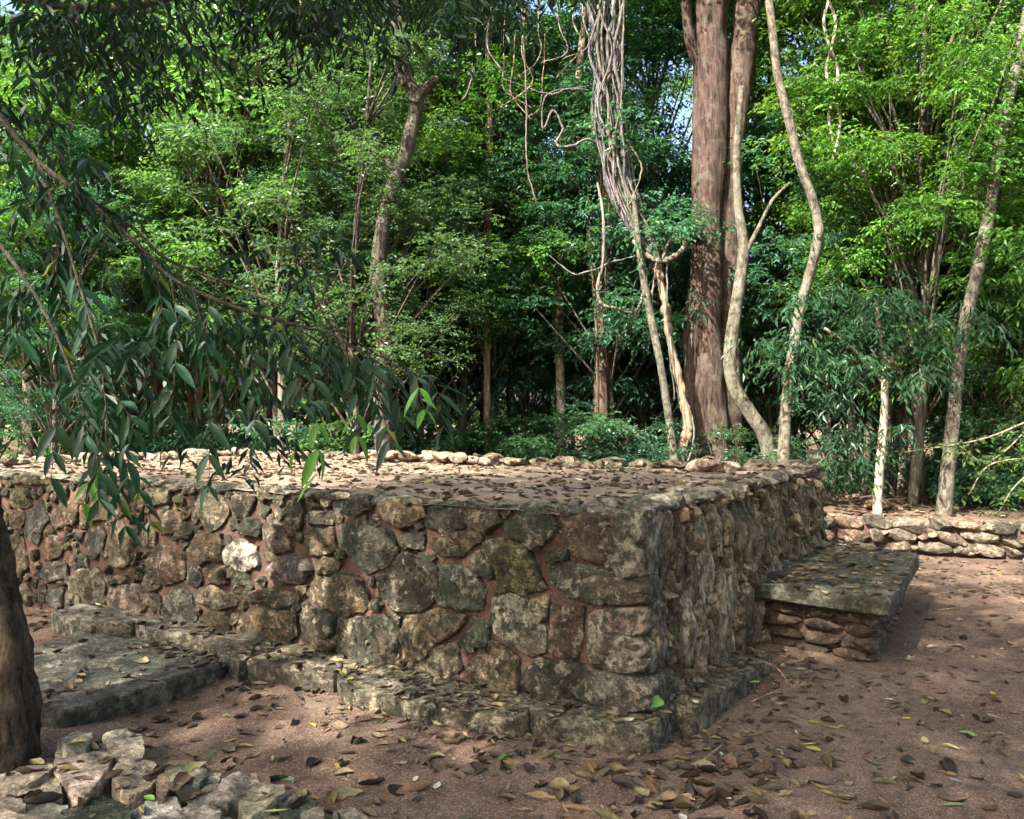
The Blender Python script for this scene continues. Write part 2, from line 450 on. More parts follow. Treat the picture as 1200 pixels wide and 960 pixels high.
Z2 = """
130,305 205,295 225,315 280,325 315,385 290,430 215,462 180,420 130,370
290,420 340,393 395,395 428,450 425,540 385,575 310,580 248,525 250,470
22,525 60,470 130,458 190,475 215,530 205,575 150,588 60,560
20,345 60,310 108,318 112,395 60,408 25,390
50,415 85,405 128,430 110,458 55,462
120,600 310,593 312,650 298,760 225,755 120,700
315,640 350,590 440,570 520,595 500,640 440,670 400,720 330,740
520,640 545,600 590,620 590,680 530,705 500,670
335,750 430,695 490,670 505,760 470,790 370,785
605,545 660,522 715,555 765,640 768,700 720,708 620,650 600,590
440,435 525,440 580,500 575,560 520,575 440,560
535,410 570,395 605,440 600,468 545,470
575,365 640,350 720,370 770,510 680,525 630,480
770,390 830,380 825,418 770,420
775,440 850,425 960,455 1040,462 1045,530 920,555 830,520 790,490
820,285 900,270 1000,280 1035,320 1035,385 960,425 880,415 840,370
640,310 690,265 760,260 795,290 790,345 745,385 660,340
525,265 560,250 615,255 630,300 590,335 530,310
400,255 515,235 515,310 470,335 400,310
405,355 470,330 560,330 565,355 500,412 415,390
330,335 385,335 385,385 330,385
240,230 300,215 385,210 390,280 330,320 260,280
105,245 130,225 225,225 225,265 180,275 115,265
25,280 60,270 105,275 100,305 35,310
785,560 840,553 890,570 885,640 870,725 790,715 780,640
905,590 960,575 1020,570 1030,640 1025,740 950,740 905,700
725,540 780,530 780,590 765,610 730,575
520,755 600,680 680,720 690,820 640,835 545,800
695,775 740,730 830,735 900,750 1010,765 1010,850 925,875 880,850 780,860 700,810
5,590 30,560 110,585 115,640 60,680 5,665
45,650 115,648 110,695 80,710 40,690
"""
def parse(txt, ox, oy, k):
    L = []
    for ln in txt.strip().splitlines():
        L.append([(ox + float(a.split(',')[0]) * k, oy + float(a.split(',')[1]) * k) for a in ln.split()])
    return L
polysF = [to_plane(OF, U, WF, NFp, p) for p in parse(Z1, 0, 500, .375) + parse(Z2, 350, 500, .375)]
# keep every outline on the face
cl = []
for p in polysF:
    p = np.array(p); p[:, 0] = np.clip(p[:, 0], .03, LEN_F); p[:, 1] = np.clip(p[:, 1], -.03, FH - .015); cl.append(p)
polysF = cl
def shrink(p, g):
    c = p.mean(0); d = p - c; L = np.linalg.norm(d, axis=1, keepdims=True); return c + d * np.maximum(.7, 1 - g / np.maximum(L, 1e-6))
HAND = {0: (0.094, 0.083, 0.090), 1: (0.33, 0.32, 0.29), 2: (0.101, 0.086, 0.072), 9: (0.086, 0.094, 0.083), 16: (0.122, 0.119, 0.090), 17: (0.115, 0.090, 0.076)}  # the palest stone has its patch of sunlight put into the colour
tops = Vector((0, 0, 0)); sid = 0
for k, p in enumerate(polysF):
    sid += 1
    col = HAND.get(k) or rnd.choice(STONE_COLS)
    if k == 27 + 9: col = (0.238, 0.238, 0.194)
    if k == 27 + 25: col = (0.194, 0.187, 0.158)
    if k == 27 + 10: col = (0.068, 0.083, 0.065)
    put_stone('stone', shrink(p, -.012), OF, U, WF, NFp, rnd.uniform(.026, .06), .09, M_STONE, plat, col, sid, rough=.017, cut=.05, edge=.011)
fillF = pack((0.02, LEN_F - .02, -.02, FH), polysF, 190, .024, .15, random.Random(3), gap=.004)
for p in fillF:
    sid += 1
    put_stone('stone', p, OF, U, WF, NFp, rnd.uniform(.010, .042), .09, M_STONE, plat, rnd.choice(STONE_COLS), sid, rough=.014, M=26, cut=.05, edge=.009)
chink = pack((0.02, 5.6, .0, FH), polysF + fillF, 90, .012, .04, random.Random(13), gap=.0)
for p in chink:
    sid += 1
    put_stone('chinking_stone', p, OF, U, WF, NFp, rnd.uniform(.002, .022), .07, M_STONE, plat, rnd.choice(STONE_COLS), sid, rough=.008, M=16)
# right face: splintered upright strata, bigger blocks by the corner
cornerR = [[(.02, .28), (.22, .32), (.24, .55), (.02, .56)], [(.02, .02), (.30, .04), (.30, .26), (.02, .22)], [(.02, .72), (.20, .74), (.22, FH - .01), (.02, FH - .01)],
           [(.24, .68), (.33, .70), (.34, FH - .02), (.25, FH - .03)]]
cornerR = [np.array(p) for p in cornerR]
for k, p in enumerate(cornerR):
    sid += 1
    put_stone('stone', p, ORr, Vd, WR, NRp, rnd.uniform(.04, .06), .08, M_STRATA, plat, [(0.150, 0.129, 0.102), (0.116, 0.102, 0.082), (0.163, 0.170, 0.136), (0.129, 0.116, 0.082)][k], sid, rough=.016)
fillR = pack((0.0, LEN_R, 0.0, FH), cornerR, 290, .012, .075, random.Random(5), gap=.003, sx=1.0, sy=.38)
for p in fillR:
    sid += 1
    put_stone('stone', p, ORr, Vd, WR, NRp, rnd.uniform(.012, .07), .09, M_STRATA, plat, rnd.choice([(.20, .165, .115), (.14, .112, .078), (.26, .22, .165), (.095, .078, .058), (.19, .14, .10), (.30, .27, .21), (.135, .125, .08)]), sid, rough=.009, M=24, cut=.03, an=.5, edge=.010)

# mortar core and earth on top
def grid_face(O, A, B, la, lb, N, na, nb, amp, seed, corner=0.0):
    V = []; F = []
    for j in range(nb + 1):
        for i in range(na + 1):
            u_ = la * i / na; v_ = lb * j / nb; u_ = u_ - corner * (1 - v_ / lb) * (1 - i / na); p = O + A * u_ + B * v_; q = p
            V.append(p + N * (amp * fbm(q, 6, 4, seed) + amp * .5 * fbm(q, 22, 3, seed)))
    for j in range(nb):
        for i in range(na):
            a = j * (na + 1) + i; F.append((a, a + 1, a + na + 2, a + na + 1))
    return V, F
def join(parts):
    V, F = [], []
    for v, f in parts:
        o = len(V); V += list(v); F += [tuple(i + o for i in g) for g in f]
    return V, F
INS = .024
V, F = join([grid_face(OF - NFp * INS - WF * .1 + U * .04, U, WF, LEN_F - .04, FH + .07, NFp, 260, 44, .016, 1, BAT * 1.05),
             grid_face(ORr - NRp * INS - WR * .1 + Vd * .04, Vd, WR, LEN_R - .04, FH + .07, NRp, 150, 44, .016, 2, BAT * 1.05),
             grid_face(P0 + U * LEN_F - U * 0 - Vector((0, 0, .1)), Vd, Vector((0, 0, 1)), LEN_R, TOPZ + .06, U, 40, 12, .02, 3),
             grid_face(P0 + Vd * LEN_R - Vector((0, 0, .1)), U, Vector((0, 0, 1)), LEN_F, TOPZ + .06, Vd, 80, 12, .02, 4)])
obj('mortar_core', mesh_py('mortar_core', [v - P0 for v in V], F), M_MORTAR, plat)
V, F = [], []
na, nb = 190, 100
for j in range(nb + 1):
    for i in range(na + 1):
        p = P0 + U * (-.02 + (LEN_F + .0) * i / na) + Vd * (-.02 + (LEN_R + .02) * j / nb)
        V.append(Vector((p.x, p.y, TOPZ - .03 + .02 * fbm(p, 1.2, 4, 8) + .010 * fbm(p, 8, 4, 2))) - P0)
for j in range(nb):
    for i in range(na):
        a = j * (na + 1) + i; F.append((a, a + 1, a + na + 2, a + na + 1))
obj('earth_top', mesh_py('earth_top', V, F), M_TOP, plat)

def put_rock(name, meshes, loc, size, rotz, parent, color, tilt=.12):
    o = obj(name, rnd.choice(meshes), None, parent, Vector(loc) - (parent.location if parent is not None else Vector()),
            (rnd.uniform(-tilt, tilt), rnd.uniform(-tilt, tilt), rotz), size, color)
    return o
# coping stones along the front and right edge
aU = math.atan2(U.y, U.x); aV = math.atan2(Vd.y, Vd.x)
s = .10
while s < LEN_F:
    L = rnd.uniform(.10, .24); d = rnd.uniform(.09, .17)
    p = P0 + U * (s + L * .5) + Vd * (d * .62); hz = rnd.uniform(.035, .06)
    put_rock('coping_stone', ROCK_SLAB if rnd.random() < .6 else ROCK_DARK, (p.x, p.y, TOPZ - .035 + rnd.uniform(-.01, .012)), (L * .56, d * .9, hz), aU + rnd.uniform(-.25, .25), plat, rnd.choice([(0.136, 0.143, 0.116), (0.170, 0.170, 0.143), (0.116, 0.116, 0.095), (0.190, 0.184, 0.156)]), .06)
    if rnd.random() < .5:
        p2 = p + Vd * rnd.uniform(.2, .36)
        put_rock('coping_stone', ROCK_SLAB, (p2.x, p2.y, TOPZ - .045), (L * .5, d * .6, .03), rnd.uniform(0, 6), plat, rnd.choice([(0.163, 0.163, 0.136), (0.204, 0.184, 0.150)]), .05)
    s += L * .98
s = .06
while s < LEN_R - .1:
    L = rnd.uniform(.10, .22); d = rnd.uniform(.10, .18); far = s / LEN_R
    p = P0 + Vd * (s + L * .5) + U * (d * .55)
    put_rock('coping_stone', ROCK_PALE if rnd.random() < far else ROCK_SLAB, (p.x, p.y, TOPZ - .025 + .035 * far + rnd.uniform(-.012, .016)), (L * .58, d * .9, rnd.uniform(.04, .065)), aV + rnd.uniform(-.3, .3), plat, rnd.choice(PALE_COLS) if far > .35 else rnd.choice([(0.150, 0.150, 0.122), (0.190, 0.184, 0.156)]), .1)
    if rnd.random() < .75:
        p2 = p + U * rnd.uniform(.18, .45)
        put_rock('coping_stone', ROCK_PALE, (p2.x, p2.y, TOPZ - .035), (L * .55, d * .7, .04), rnd.uniform(0, 6), plat, rnd.choice(PALE_COLS), .08)
    s += L * .95
# rim of pale stones along the far and left edges
for (O, A, I, LL) in ((P0 + Vd * LEN_R, U, -Vd, LEN_F), (P0 + U * LEN_F, Vd, -U, LEN_R)):
    s = .05
    while s < LL:
        L = rnd.uniform(.16, .42); d = rnd.uniform(.13, .22); p = O + A * (s + L * .5) + I * (d * .6)
        put_rock('rim_stone', ROCK_PALE, (p.x, p.y, TOPZ + rnd.uniform(-.02, .02)), (L * .56, d, rnd.uniform(.04, .09)), math.atan2(A.y, A.x) + rnd.uniform(-.3, .3), plat, rnd.choice(PALE_COLS), .18)
        for q_ in range(2):
            p3 = p + I * rnd.uniform(-.02, .30) + A * rnd.uniform(-.15, .15)
            put_rock('rim_stone', ROCK_PALE + ROCK_DARK, (p3.x, p3.y, TOPZ + rnd.uniform(-.03, .03)), (rnd.uniform(.06, .13), rnd.uniform(.05, .1), rnd.uniform(.03, .06)), rnd.uniform(0, 6), plat, rnd.choice(PALE_COLS + [(.16, .115, .09), (.19, .145, .12)]), .35)
        s += L * .95
# a heap in the middle of the far rim
for k in range(6):
    p = P0 + Vd * (LEN_R - .25 - rnd.uniform(0, .2)) + U * (3.6 + k * .22)
    put_rock('rim_stone', ROCK_PALE, (p.x, p.y, TOPZ + .05), (.15, .12, .06), rnd.uniform(0, 6), plat, rnd.choice([(0.245, 0.184, 0.150), (0.272, 0.224, 0.190)]), .2)
pk = at(830, 541, 7.35)
put_rock('rim_stone', ROCK_PALE, (pk.x, pk.y, TOPZ + .05), (.13, .10, .08), .4, plat, (.25, .19, .155), .3)

for (z, hz, ha, hb, col) in ((.215, .11, .24, .22, (0.086, 0.083, 0.068)), (.395, .11, .19, .20, (0.158, 0.148, 0.119)), (.555, .085, .12, .15, (0.144, 0.119, 0.101)), (.69, .085, .19, .14, (0.090, 0.079, 0.058)), (.915, .205, .12, .20, (0.137, 0.137, 0.108))):
    k = 1 - z / TOPZ
    q = P0 + NF * (BAT * k) + NR * (BAT * k) + U * (.80 * ha - .02) + Vd * (.80 * hb - .025)
    put_rock('stone', ROCK_QUOIN, (q.x, q.y, z), (ha, hb, hz * .92), aU, plat, tuple(c_ * 1.2 for c_ in col), .05)
# the footing step of long blocks
def block(name, top_px, z, into, parent, color, seed, mat=M_STONE, rough=.014, out=.035):
    P = [on_z(x, y - 11, z) for x, y in top_px]
    poly = shrink(np.array([(p.x, p.y) for p in P]), -.022)
    return put_stone(name, poly, Vector((0, 0, z - out)), Vector((1, 0, 0)), Vector((0, 1, 0)), Vector((0, 0, 1)), out, into, mat, parent, color, seed, flat=True, rough=rough, M=54, edge=.014, cut=.09)
steps = [([(620, 833), (648, 818), (735, 822), (800, 792), (822, 796), (770, 856), (748, 862), (630, 845)], .135),
         ([(503, 806), (560, 800), (612, 816), (622, 842), (600, 852), (515, 838)], .125),
         ([(396, 790), (420, 776), (500, 796), (508, 838), (455, 826), (402, 812)], .13),
         ([(286, 768), (330, 752), (405, 772), (392, 800), (330, 790), (292, 784)], .14),
         ([(228, 752), (262, 740), (318, 750), (300, 764), (284, 786), (262, 775)], .15),
         ([(150, 735), (205, 724), (262, 738), (240, 756), (195, 752)], .16),
         ([(60, 728), (110, 716), (170, 722), (160, 738), (100, 742)], .16),
         ]
for k, (pp, z) in enumerate(steps):
    block('step_stone', pp, z, z + .03, plat, [(0.116, 0.112, 0.088), (0.102, 0.095, 0.071), (0.109, 0.109, 0.082), (0.095, 0.085, 0.068), (0.102, 0.095, 0.082), (0.150, 0.150, 0.129), (0.136, 0.136, 0.116), (0.129, 0.122, 0.095)][k], 500 + k)
for k, (s0, s1, w_) in enumerate(((.16, .70, .18), (.71, 1.28, .21))):
    c4 = [ORr + Vd * s0 - NR * .05, ORr + Vd * s1 - NR * .05, ORr + Vd * (s1 + .02) + NR * w_, ORr + Vd * (s0 - .02) + NR * (w_ - .02)]
    put_stone('step_stone', np.array([(p.x, p.y) for p in c4]), Vector((0, 0, .10)), Vector((1, 0, 0)), Vector((0, 1, 0)), Vector((0, 0, 1)), .03, .14, M_STONE, plat, (.115, .11, .085), 560 + k, flat=True, rough=.016, M=46, edge=.01, cut=.05)
V, F = join([grid_face(OF + NF * .17 + U * .2 - Vector((0, 0, .1)), U, Vector((0, 0, 1)), 4.6, .16, NF, 120, 6, .03, 6),
             grid_face(OF + NF * .17 + U * .2 + Vector((0, 0, .06)), U, -NF, 4.6, .24, Vector((0, 0, 1)), 120, 10, .02, 6),
             grid_face(ORr + NR * .06 + Vd * .2 - Vector((0, 0, .1)), Vd, Vector((0, 0, 1)), 1.15, .17, NR, 60, 6, .01, 7),
             grid_face(ORr + NR * .06 + Vd * .2 + Vector((0, 0, .07)), Vd, -NR, 1.15, .14, Vector((0, 0, 1)), 60, 8, .01, 7)])
obj('step_mortar', mesh_py('step_mortar', [v - P0 for v in V], F), M_MORTAR, plat)

# ------------------------------------------------------------------ slab ledge by the left of the platform
A_, B_ = Vector((-1.62, 4.74)), Vector((-2.16, 3.98)); ul = Vector((U.x, U.y))
poly = [A_, A_ * .5 + B_ * .5 + Vector((.03, -.02)), B_, B_ + ul * .55 + Vector((-.02, -.08)), B_ + ul * 1.25, A_ + ul * 1.35, A_ + ul * .5 + Vector((.03, .05))]
poly = np.array([(p.x, p.y) for p in poly])
sl = put_stone('stone_slab', poly, Vector((0, 0, .055)), Vector((1, 0, 0)), Vector((0, 1, 0)), Vector((0, 0, 1)), .07, .12, M_SLAB, None, (.075, .08, .072), 901, flat=True, rough=.022, M=90, edge=.024, cut=.10)
tag(sl, 'wide flat grey slab on the ground against the left of the platform', 'slab')

# ------------------------------------------------------------------ bench slab on a masonry base, right of the platform
bA, bB, bC, bD = on_z(862, 680, .45), on_z(1045, 704, .45), on_z(1078, 648, .45), on_z(965, 633, .45)
bench = empty('stone_bench', Vector(((bA.x + bC.x) / 2, (bA.y + bC.y) / 2, .04)), 'thick grey stone slab bench on a low masonry base against the platform', 'bench')
poly = np.array([(p.x, p.y) for p in (bA + (bA - bB) * .12, bB, bC, bD + (bD - bC) * .1)])
put_stone('bench_top', poly, Vector((0, 0, .37)), Vector((1, 0, 0)), Vector((0, 1, 0)), Vector((0, 0, 1)), .08, .025, M_SLAB, bench, (.07, .074, .064), 902, flat=True, rough=.005, M=96, edge=.005, cut=.03)
ex = (bB - bA).normalized(); ey = (bC - bB).normalized()
c1 = bB - ex * .14 + ey * .13; c1.z = 0; LX = (bB - bA).length - .05; LY = (bC - bB).length - .28
zc = .02; course = 0
V, F = join([grid_face(c1 + Vector((0, 0, -.05)) + ey * .03 - ex * .03, -ex, Vector((0, 0, 1)), LX, .42, -ey, 40, 16, .012, 3),
             grid_face(c1 + Vector((0, 0, -.05)) - ex * .03 + ey * .03, ey, Vector((0, 0, 1)), LY, .42, ex, 60, 16, .012, 4)])
obj('base_mortar', mesh_py('base_mortar', [v - bench.location for v in V], F), M_MORTAR, bench)
while zc < .36:
    h = rnd.uniform(.065, .085)
    for (O, A, I, LL) in ((c1, -ex, ey, LX), (c1, ey, -ex, LY)):
        s_ = 0.0 if (course + (A == ey)) % 2 else -.04
        while s_ < LL:
            L = rnd.uniform(.16, .34); p = O + A * (s_ + L / 2) + I * .035
            put_rock('base_stone', ROCK_SLAB, (p.x, p.y, zc + h / 2), (L * .64, .095, h * .70), math.atan2(A.y, A.x), bench, rnd.choice([(0.09, 0.06, 0.048), (0.105, 0.072, 0.057), (0.078, 0.058, 0.046)]), .05)
            s_ += L
    zc += h; course += 1

# ------------------------------------------------------------------ low enclosure wall behind
lw = empty('low_stone_wall', (4.6, 8.9, .05), 'low rubble wall of pale rounded stones behind the bench', 'wall')
x = 1.9
def lw_pt(x, back=0.0): return Vector((x - back * .287 * -1, 9.25 - .30 * (x - 3.4) + back * .958, 0))
V, F = join([grid_face(lw_pt(1.8, .1) + Vector((0, 0, -.1)), Vector((.958, -.287, 0)), Vector((0, 0, 1)), 6.6, .46, Vector((-.287, -.958, 0)), 120, 12, .03, 3),
             grid_face(lw_pt(1.8, .1) + Vector((0, 0, .36)), Vector((.958, -.287, 0)), Vector((.287, .958, 0)), 6.6, .34, Vector((0, 0, 1)), 120, 8, .03, 3)])
obj('wall_mortar', mesh_py('wall_mortar', [v - lw.location for v in V], F), mat_earth('pale_mortar', (.13, .092, .072), (.17, .125, .10), (.08, .052, .04), 1.0, .1), lw)
zrow = .02
for row, (hh, lmin, lmax) in enumerate(((.12, .16, .42), (.13, .16, .40), (.14, .16, .38))):
    x = 1.9 + .1 * row
    while x < 8.2:
        L = rnd.uniform(lmin, lmax); h = hh * rnd.uniform(.8, 1.15)
        p = lw_pt(x + L / 2, .10 + rnd.uniform(-.03, .03))
        put_rock('stone', ROCK_PALE, (p.x, p.y, ground_z(p.x, p.y - .3) + zrow + hh * .5 + rnd.uniform(-.015, .015)), (L * .60, .17, h * .70), -.29 + rnd.uniform(-.25, .25), lw, rnd.choice([tuple(c_ * .72 for c_ in q_) for q_ in PALE_COLS] + [(.15, .105, .08), (.12, .09, .07), (.17, .125, .10)]), .22)
        if row == 2:
            q = lw_pt(x + L / 2, .36)
            put_rock('stone', ROCK_PALE, (q.x, q.y, zrow + .09), (L * .5, .15, .08), rnd.uniform(-.4, .2), lw, rnd.choice(PALE_COLS), .12)
        if rnd.random() < .6:
            q = lw_pt(x + rnd.random() * L, .02); put_rock('stone', ROCK_PALE + ROCK_DARK, (q.x, q.y, zrow + rnd.uniform(.0, .12)), (rnd.uniform(.05, .1), .08, rnd.uniform(.03, .06)), rnd.uniform(0, 6), lw, rnd.choice(PALE_COLS), .4)
        x += L * .96
    zrow += hh * .97

# ------------------------------------------------------------------ rubble kerb in the near left corner
kb = empty('rubble_kerb', (-1.6, 3.1, 0), 'low kerb of loose pale and mossy stones in the near left corner', 'kerb')
ZB = """
340,460 420,400 520,425 660,430 640,520 560,650 500,720 400,660 340,560
610,360 700,335 800,380 830,420 800,500 700,500 660,430
370,390 450,350 520,360 510,410 400,430
695,540 740,515 900,520 920,590 860,660 740,690 690,610
990,560 1180,540 1200,640 1000,650
140,680 220,620 330,620 340,700 240,740 150,710
0,590 130,570 200,540 300,540 250,600 100,660 0,670
-120,740 80,730 120,770 0,790 -120,800
140,760 210,740 380,790 300,840 160,800
370,840 470,770 600,740 740,780 740,900 370,900
805,800 900,745 1000,740 1050,800 880,850 820,850
910,880 1100,790 1200,770 1280,800 1240,900 1000,930
930,590 985,590 980,690 925,690
-200,600 -20,590 -20,680 -200,700
-100,820 130,820 330,880 300,1000 -100,1000
760,870 890,890 960,960 800,1000
"""
ZC = """
310,500 390,430 480,470 510,495 420,540 340,570
445,580 530,495 660,515 620,580 540,640 450,690
120,620 200,540 310,510 320,610 230,610 140,640
650,610 700,560 800,560 840,620 760,680 660,680
980,660 1080,660 1160,720 1100,760 960,740
130,490 230,440 290,430 250,490 190,530
780,660 860,640 880,680 780,710
480,720 640,700 760,730 720,820 500,820
800,740 900,730 940,800 820,830
250,700 420,720 440,800 280,830
"""
kcols = [(0.310, 0.267, 0.242), (0.273, 0.260, 0.223), (0.186, 0.198, 0.180), (0.322, 0.285, 0.236), (0.136, 0.155, 0.124), (0.298, 0.267, 0.217), (0.285, 0.248, 0.205), (0.260, 0.223, 0.186), (0.186, 0.192, 0.174), (0.046, 0.062, 0.037), (0.310, 0.310, 0.310), (0.310, 0.279, 0.260), (0.124, 0.093, 0.068), (0.279, 0.248, 0.205), (0.260, 0.229, 0.198), (0.248, 0.223, 0.186),
         (0.273, 0.248, 0.236), (0.285, 0.273, 0.217), (0.236, 0.211, 0.186), (0.068, 0.087, 0.068), (0.285, 0.267, 0.223), (0.223, 0.211, 0.192), (0.260, 0.236, 0.205), (0.248, 0.229, 0.198), (0.260, 0.236, 0.211), (0.248, 0.223, 0.192)]
for k, pp in enumerate(parse(ZB, 0, 790, .2) + parse(ZC, 200, 820, .2)):
    z = .07 + .05 * ((k * 37) % 5) / 5
    P = [on_z(px, py, z) for px, py in pp]; poly = shrink(np.array([(p.x, p.y) for p in P]), -.022)
    kc = tuple(min(.36, c_ * 1.08) for c_ in kcols[k]) if k not in (9, 19, 4) else kcols[k]
    mt = M_STONE if k in (9, 19, 4) else M_PALE
    put_stone('kerb_stone', poly, Vector((0, 0, z - .045)), Vector((1, 0, 0)), Vector((0, 1, 0)), Vector((0, 0, 1)), .05, z + .02, mt, kb, kc, 700 + k, rough=.018, M=40, cut=.13, flat=True, edge=.010)

# ------------------------------------------------------------------ two loose stones among the trees
p = at(446, 545, 11.9); z0 = ground_z(p.x, p.y)
tag(put_rock('boulder', ROCK_SLAB, (p.x, p.y, z0 + .28), (.24, .2, .42), .3, None, (.22, .23, .20), .05), 'upright grey block of stone at the foot of the forked tree', 'stone')
p = at(1029, 600, 10.4); z0 = ground_z(p.x, p.y)
tag(put_rock('boulder', ROCK_SLAB, (p.x, p.y, z0 + .06), (.22, .16, .11), .2, None, (.20, .13, .09), .05), 'squarish brown stone on the litter just behind the low wall', 'stone')

# ------------------------------------------------------------------ trunks and leaves
def tube(points, radii, sides=10, seed=0, rough=.0, closed_tip=True):
    P = [Vector(p) for p in points]; n = len(P); V = []; F = []
    for i in range(n):
        a = P[min(i + 1, n - 1)] - P[max(i - 1, 0)]; a.normalize()
        ref = Vector((0, 1, 0)) if abs(a.y) < .9 else Vector((1, 0, 0))
        x_ = a.cross(ref).normalized(); y_ = a.cross(x_)
        for k in range(sides):
            t = 2 * math.pi * k / sides; d = x_ * math.cos(t) + y_ * math.sin(t)
            r = radii[i] * (1 + rough * fbm((math.cos(t) * 1.3, math.sin(t) * 1.3, P[i].z * .8), 1.2, 3, seed))
            V.append(P[i] + d * r)
    for i in range(n - 1):
        for k in range(sides):
            j = (k + 1) % sides; F.append((i * sides + k, i * sides + j, (i + 1) * sides + j, (i + 1) * sides + k))
    F.append(tuple(range((n - 1) * sides, n * sides))); F.append(tuple(reversed(range(sides))))
    return V, F
def spline(pts, n):
    """Catmull-Rom through points given as tuples of any width."""
    P = np.asarray(pts, float); P = np.vstack([2 * P[0] - P[1], P, 2 * P[-1] - P[-2]]); m = len(P) - 3; out = []
    for k in range(n):
        u = m * k / (n - 1); i = min(int(u), m - 1); t = u - i
        a, b, c, d = P[i], P[i + 1], P[i + 2], P[i + 3]
        out.append(.5 * (2 * b + (c - a) * t + (2 * a - 5 * b + 4 * c - d) * t * t + (3 * b - a - 3 * c + d) * t ** 3))
    return np.array(out)

def leaf_mesh(name, P, D, N, L, Wd, tint, fold=.18):
    P, D, N = (np.asarray(a, np.float32) for a in (P, D, N)); n = len(P)
    D = D / np.linalg.norm(D, axis=1, keepdims=True); S = np.cross(D, N); S /= np.maximum(np.linalg.norm(S, axis=1, keepdims=True), 1e-6); N = np.cross(S, D)
    L = np.asarray(L, np.float32)[:, None]; Wd = np.asarray(Wd, np.float32)[:, None]
    V = np.empty((n, 4, 3), np.float32)
    V[:, 0] = P; V[:, 1] = P + D * L * .45 + S * Wd * .5 + N * Wd * fold
    V[:, 2] = P + D * L - N * L * .10; V[:, 3] = P + D * L * .45 - S * Wd * .5 + N * Wd * fold
    b = np.arange(n)[:, None] * 4
    F = np.concatenate([b + np.array([[0, 1, 2]]), b + np.array([[0, 2, 3]])], 1).reshape(-1, 3)
    return mesh_np(name, V.reshape(-1, 3), F, smooth=False, tint=np.repeat(tint, 2))

def foliage(name, centres, radii, per, L, Wd, droop=.25, seed=0, flatness=.45, twig=5):
    """Leaves set along short twigs round each clump centre."""
    g = np.random.default_rng(seed); C = np.asarray(centres, float); R = np.asarray(radii, float)
    nt_ = max(1, per // twig); K = len(C)
    tc = np.repeat(C, nt_, 0); tr = np.repeat(R, nt_)
    d = g.normal(size=(K * nt_, 3)); d[:, 2] *= flatness; d /= np.linalg.norm(d, axis=1, keepdims=True)
    rad = g.random(K * nt_) ** .6
    st = tc + d * (tr * rad)[:, None] * np.array([1, 1, .75])
    td = d + g.normal(size=d.shape) * .55; td[:, 2] = td[:, 2] * .5 - droop * .5; td /= np.linalg.norm(td, axis=1, keepdims=True)
    base = np.repeat(st, twig, 0); tdr = np.repeat(td, twig, 0)
    k = np.tile(np.arange(twig), K * nt_); along = (k / twig * L * 2.4)[:, None]
    P = base + tdr * along; P[:, 2] -= (along[:, 0] ** 2) * droop * 1.5
    side = np.cross(tdr, [0, 0, 1.0]); side /= np.maximum(np.linalg.norm(side, axis=1, keepdims=True), 1e-6)
    sg = np.where(k % 2 == 0, 1, -1)[:, None]
    D = tdr * .55 + side * sg * .8 + g.normal(size=P.shape) * .28; D[:, 2] -= droop
    N = np.array([0, 0, 1.0]) + g.normal(size=P.shape) * .58
    n = len(P)
    ct = np.repeat(g.random(K) * .5 + .0, nt_ * twig)
    tint = np.clip(ct + g.random(n) * .5, 0, 1)
    return leaf_mesh(name, P, D, N, L * g.uniform(.65, 1.25, n), Wd * g.uniform(.7, 1.2, n), tint)

LC = {'teal': (.050, .128, .076), 'mid': (.064, .142, .052), 'deep': (.036, .090, .048), 'bright': (.078, .160, .032), 'lime': (.092, .178, .032), 'grey': (.066, .118, .066)}  # bright and lime put the glow of sunlit leaves into the base colour

# ---- understorey tree prototypes (local, base at the origin)
def make_understorey(seed, H, R, z0, n, per, L, Wd, lean=.3, droop=.25):
    r = random.Random(seed); top = Vector((r.uniform(-lean, lean), r.uniform(-lean, lean), H))
    mid = Vector((r.uniform(-.2, .2), r.uniform(-.2, .2), H * .5))
    tp = spline([(0, 0, -.1), tuple(mid * .5 + Vector((r.uniform(-.1, .1), r.uniform(-.1, .1), 0))), tuple(mid), tuple(top)], 12)
    r0 = .02 + .006 * H
    parts = [tube(tp, [r0 * (1 - .8 * i / 11) + .006 for i in range(12)], 7)]
    C, RR = [], []
    for k in range(n):
        u = r.random(); z = z0 + (H * 1.05 - z0) * u
        a = r.uniform(0, 6.283); prof = math.sin(math.pi * min(1, .15 + .8 * u)) ** .6
        rr = R * prof * math.sqrt(r.uniform(.08, 1))
        ax = Vector(tp[min(11, int(z / H * 11))])
        c = Vector((ax.x + rr * math.cos(a), ax.y + rr * math.sin(a), z + r.uniform(-.1, .15)))
        C.append(tuple(c)); RR.append(r.uniform(.22, .48))
        if k % 2 == 0:
            st = Vector(tp[max(1, min(10, int((z - rr * .55) / H * 11)))])
            m = (st + c) / 2 + Vector((r.uniform(-.1, .1), r.uniform(-.1, .1), r.uniform(.0, .15)))
            parts.append(tube(spline([tuple(st), tuple(m), tuple(c)], 5), [r0 * .38, r0 * .3, r0 * .22, r0 * .14, .004], 5))
    V, F = join(parts); tm = mesh_py('trunk', V, F)
    cm = foliage('crown', C, RR, per, L, Wd, droop, seed)
    return tm, cm
PROTO = []
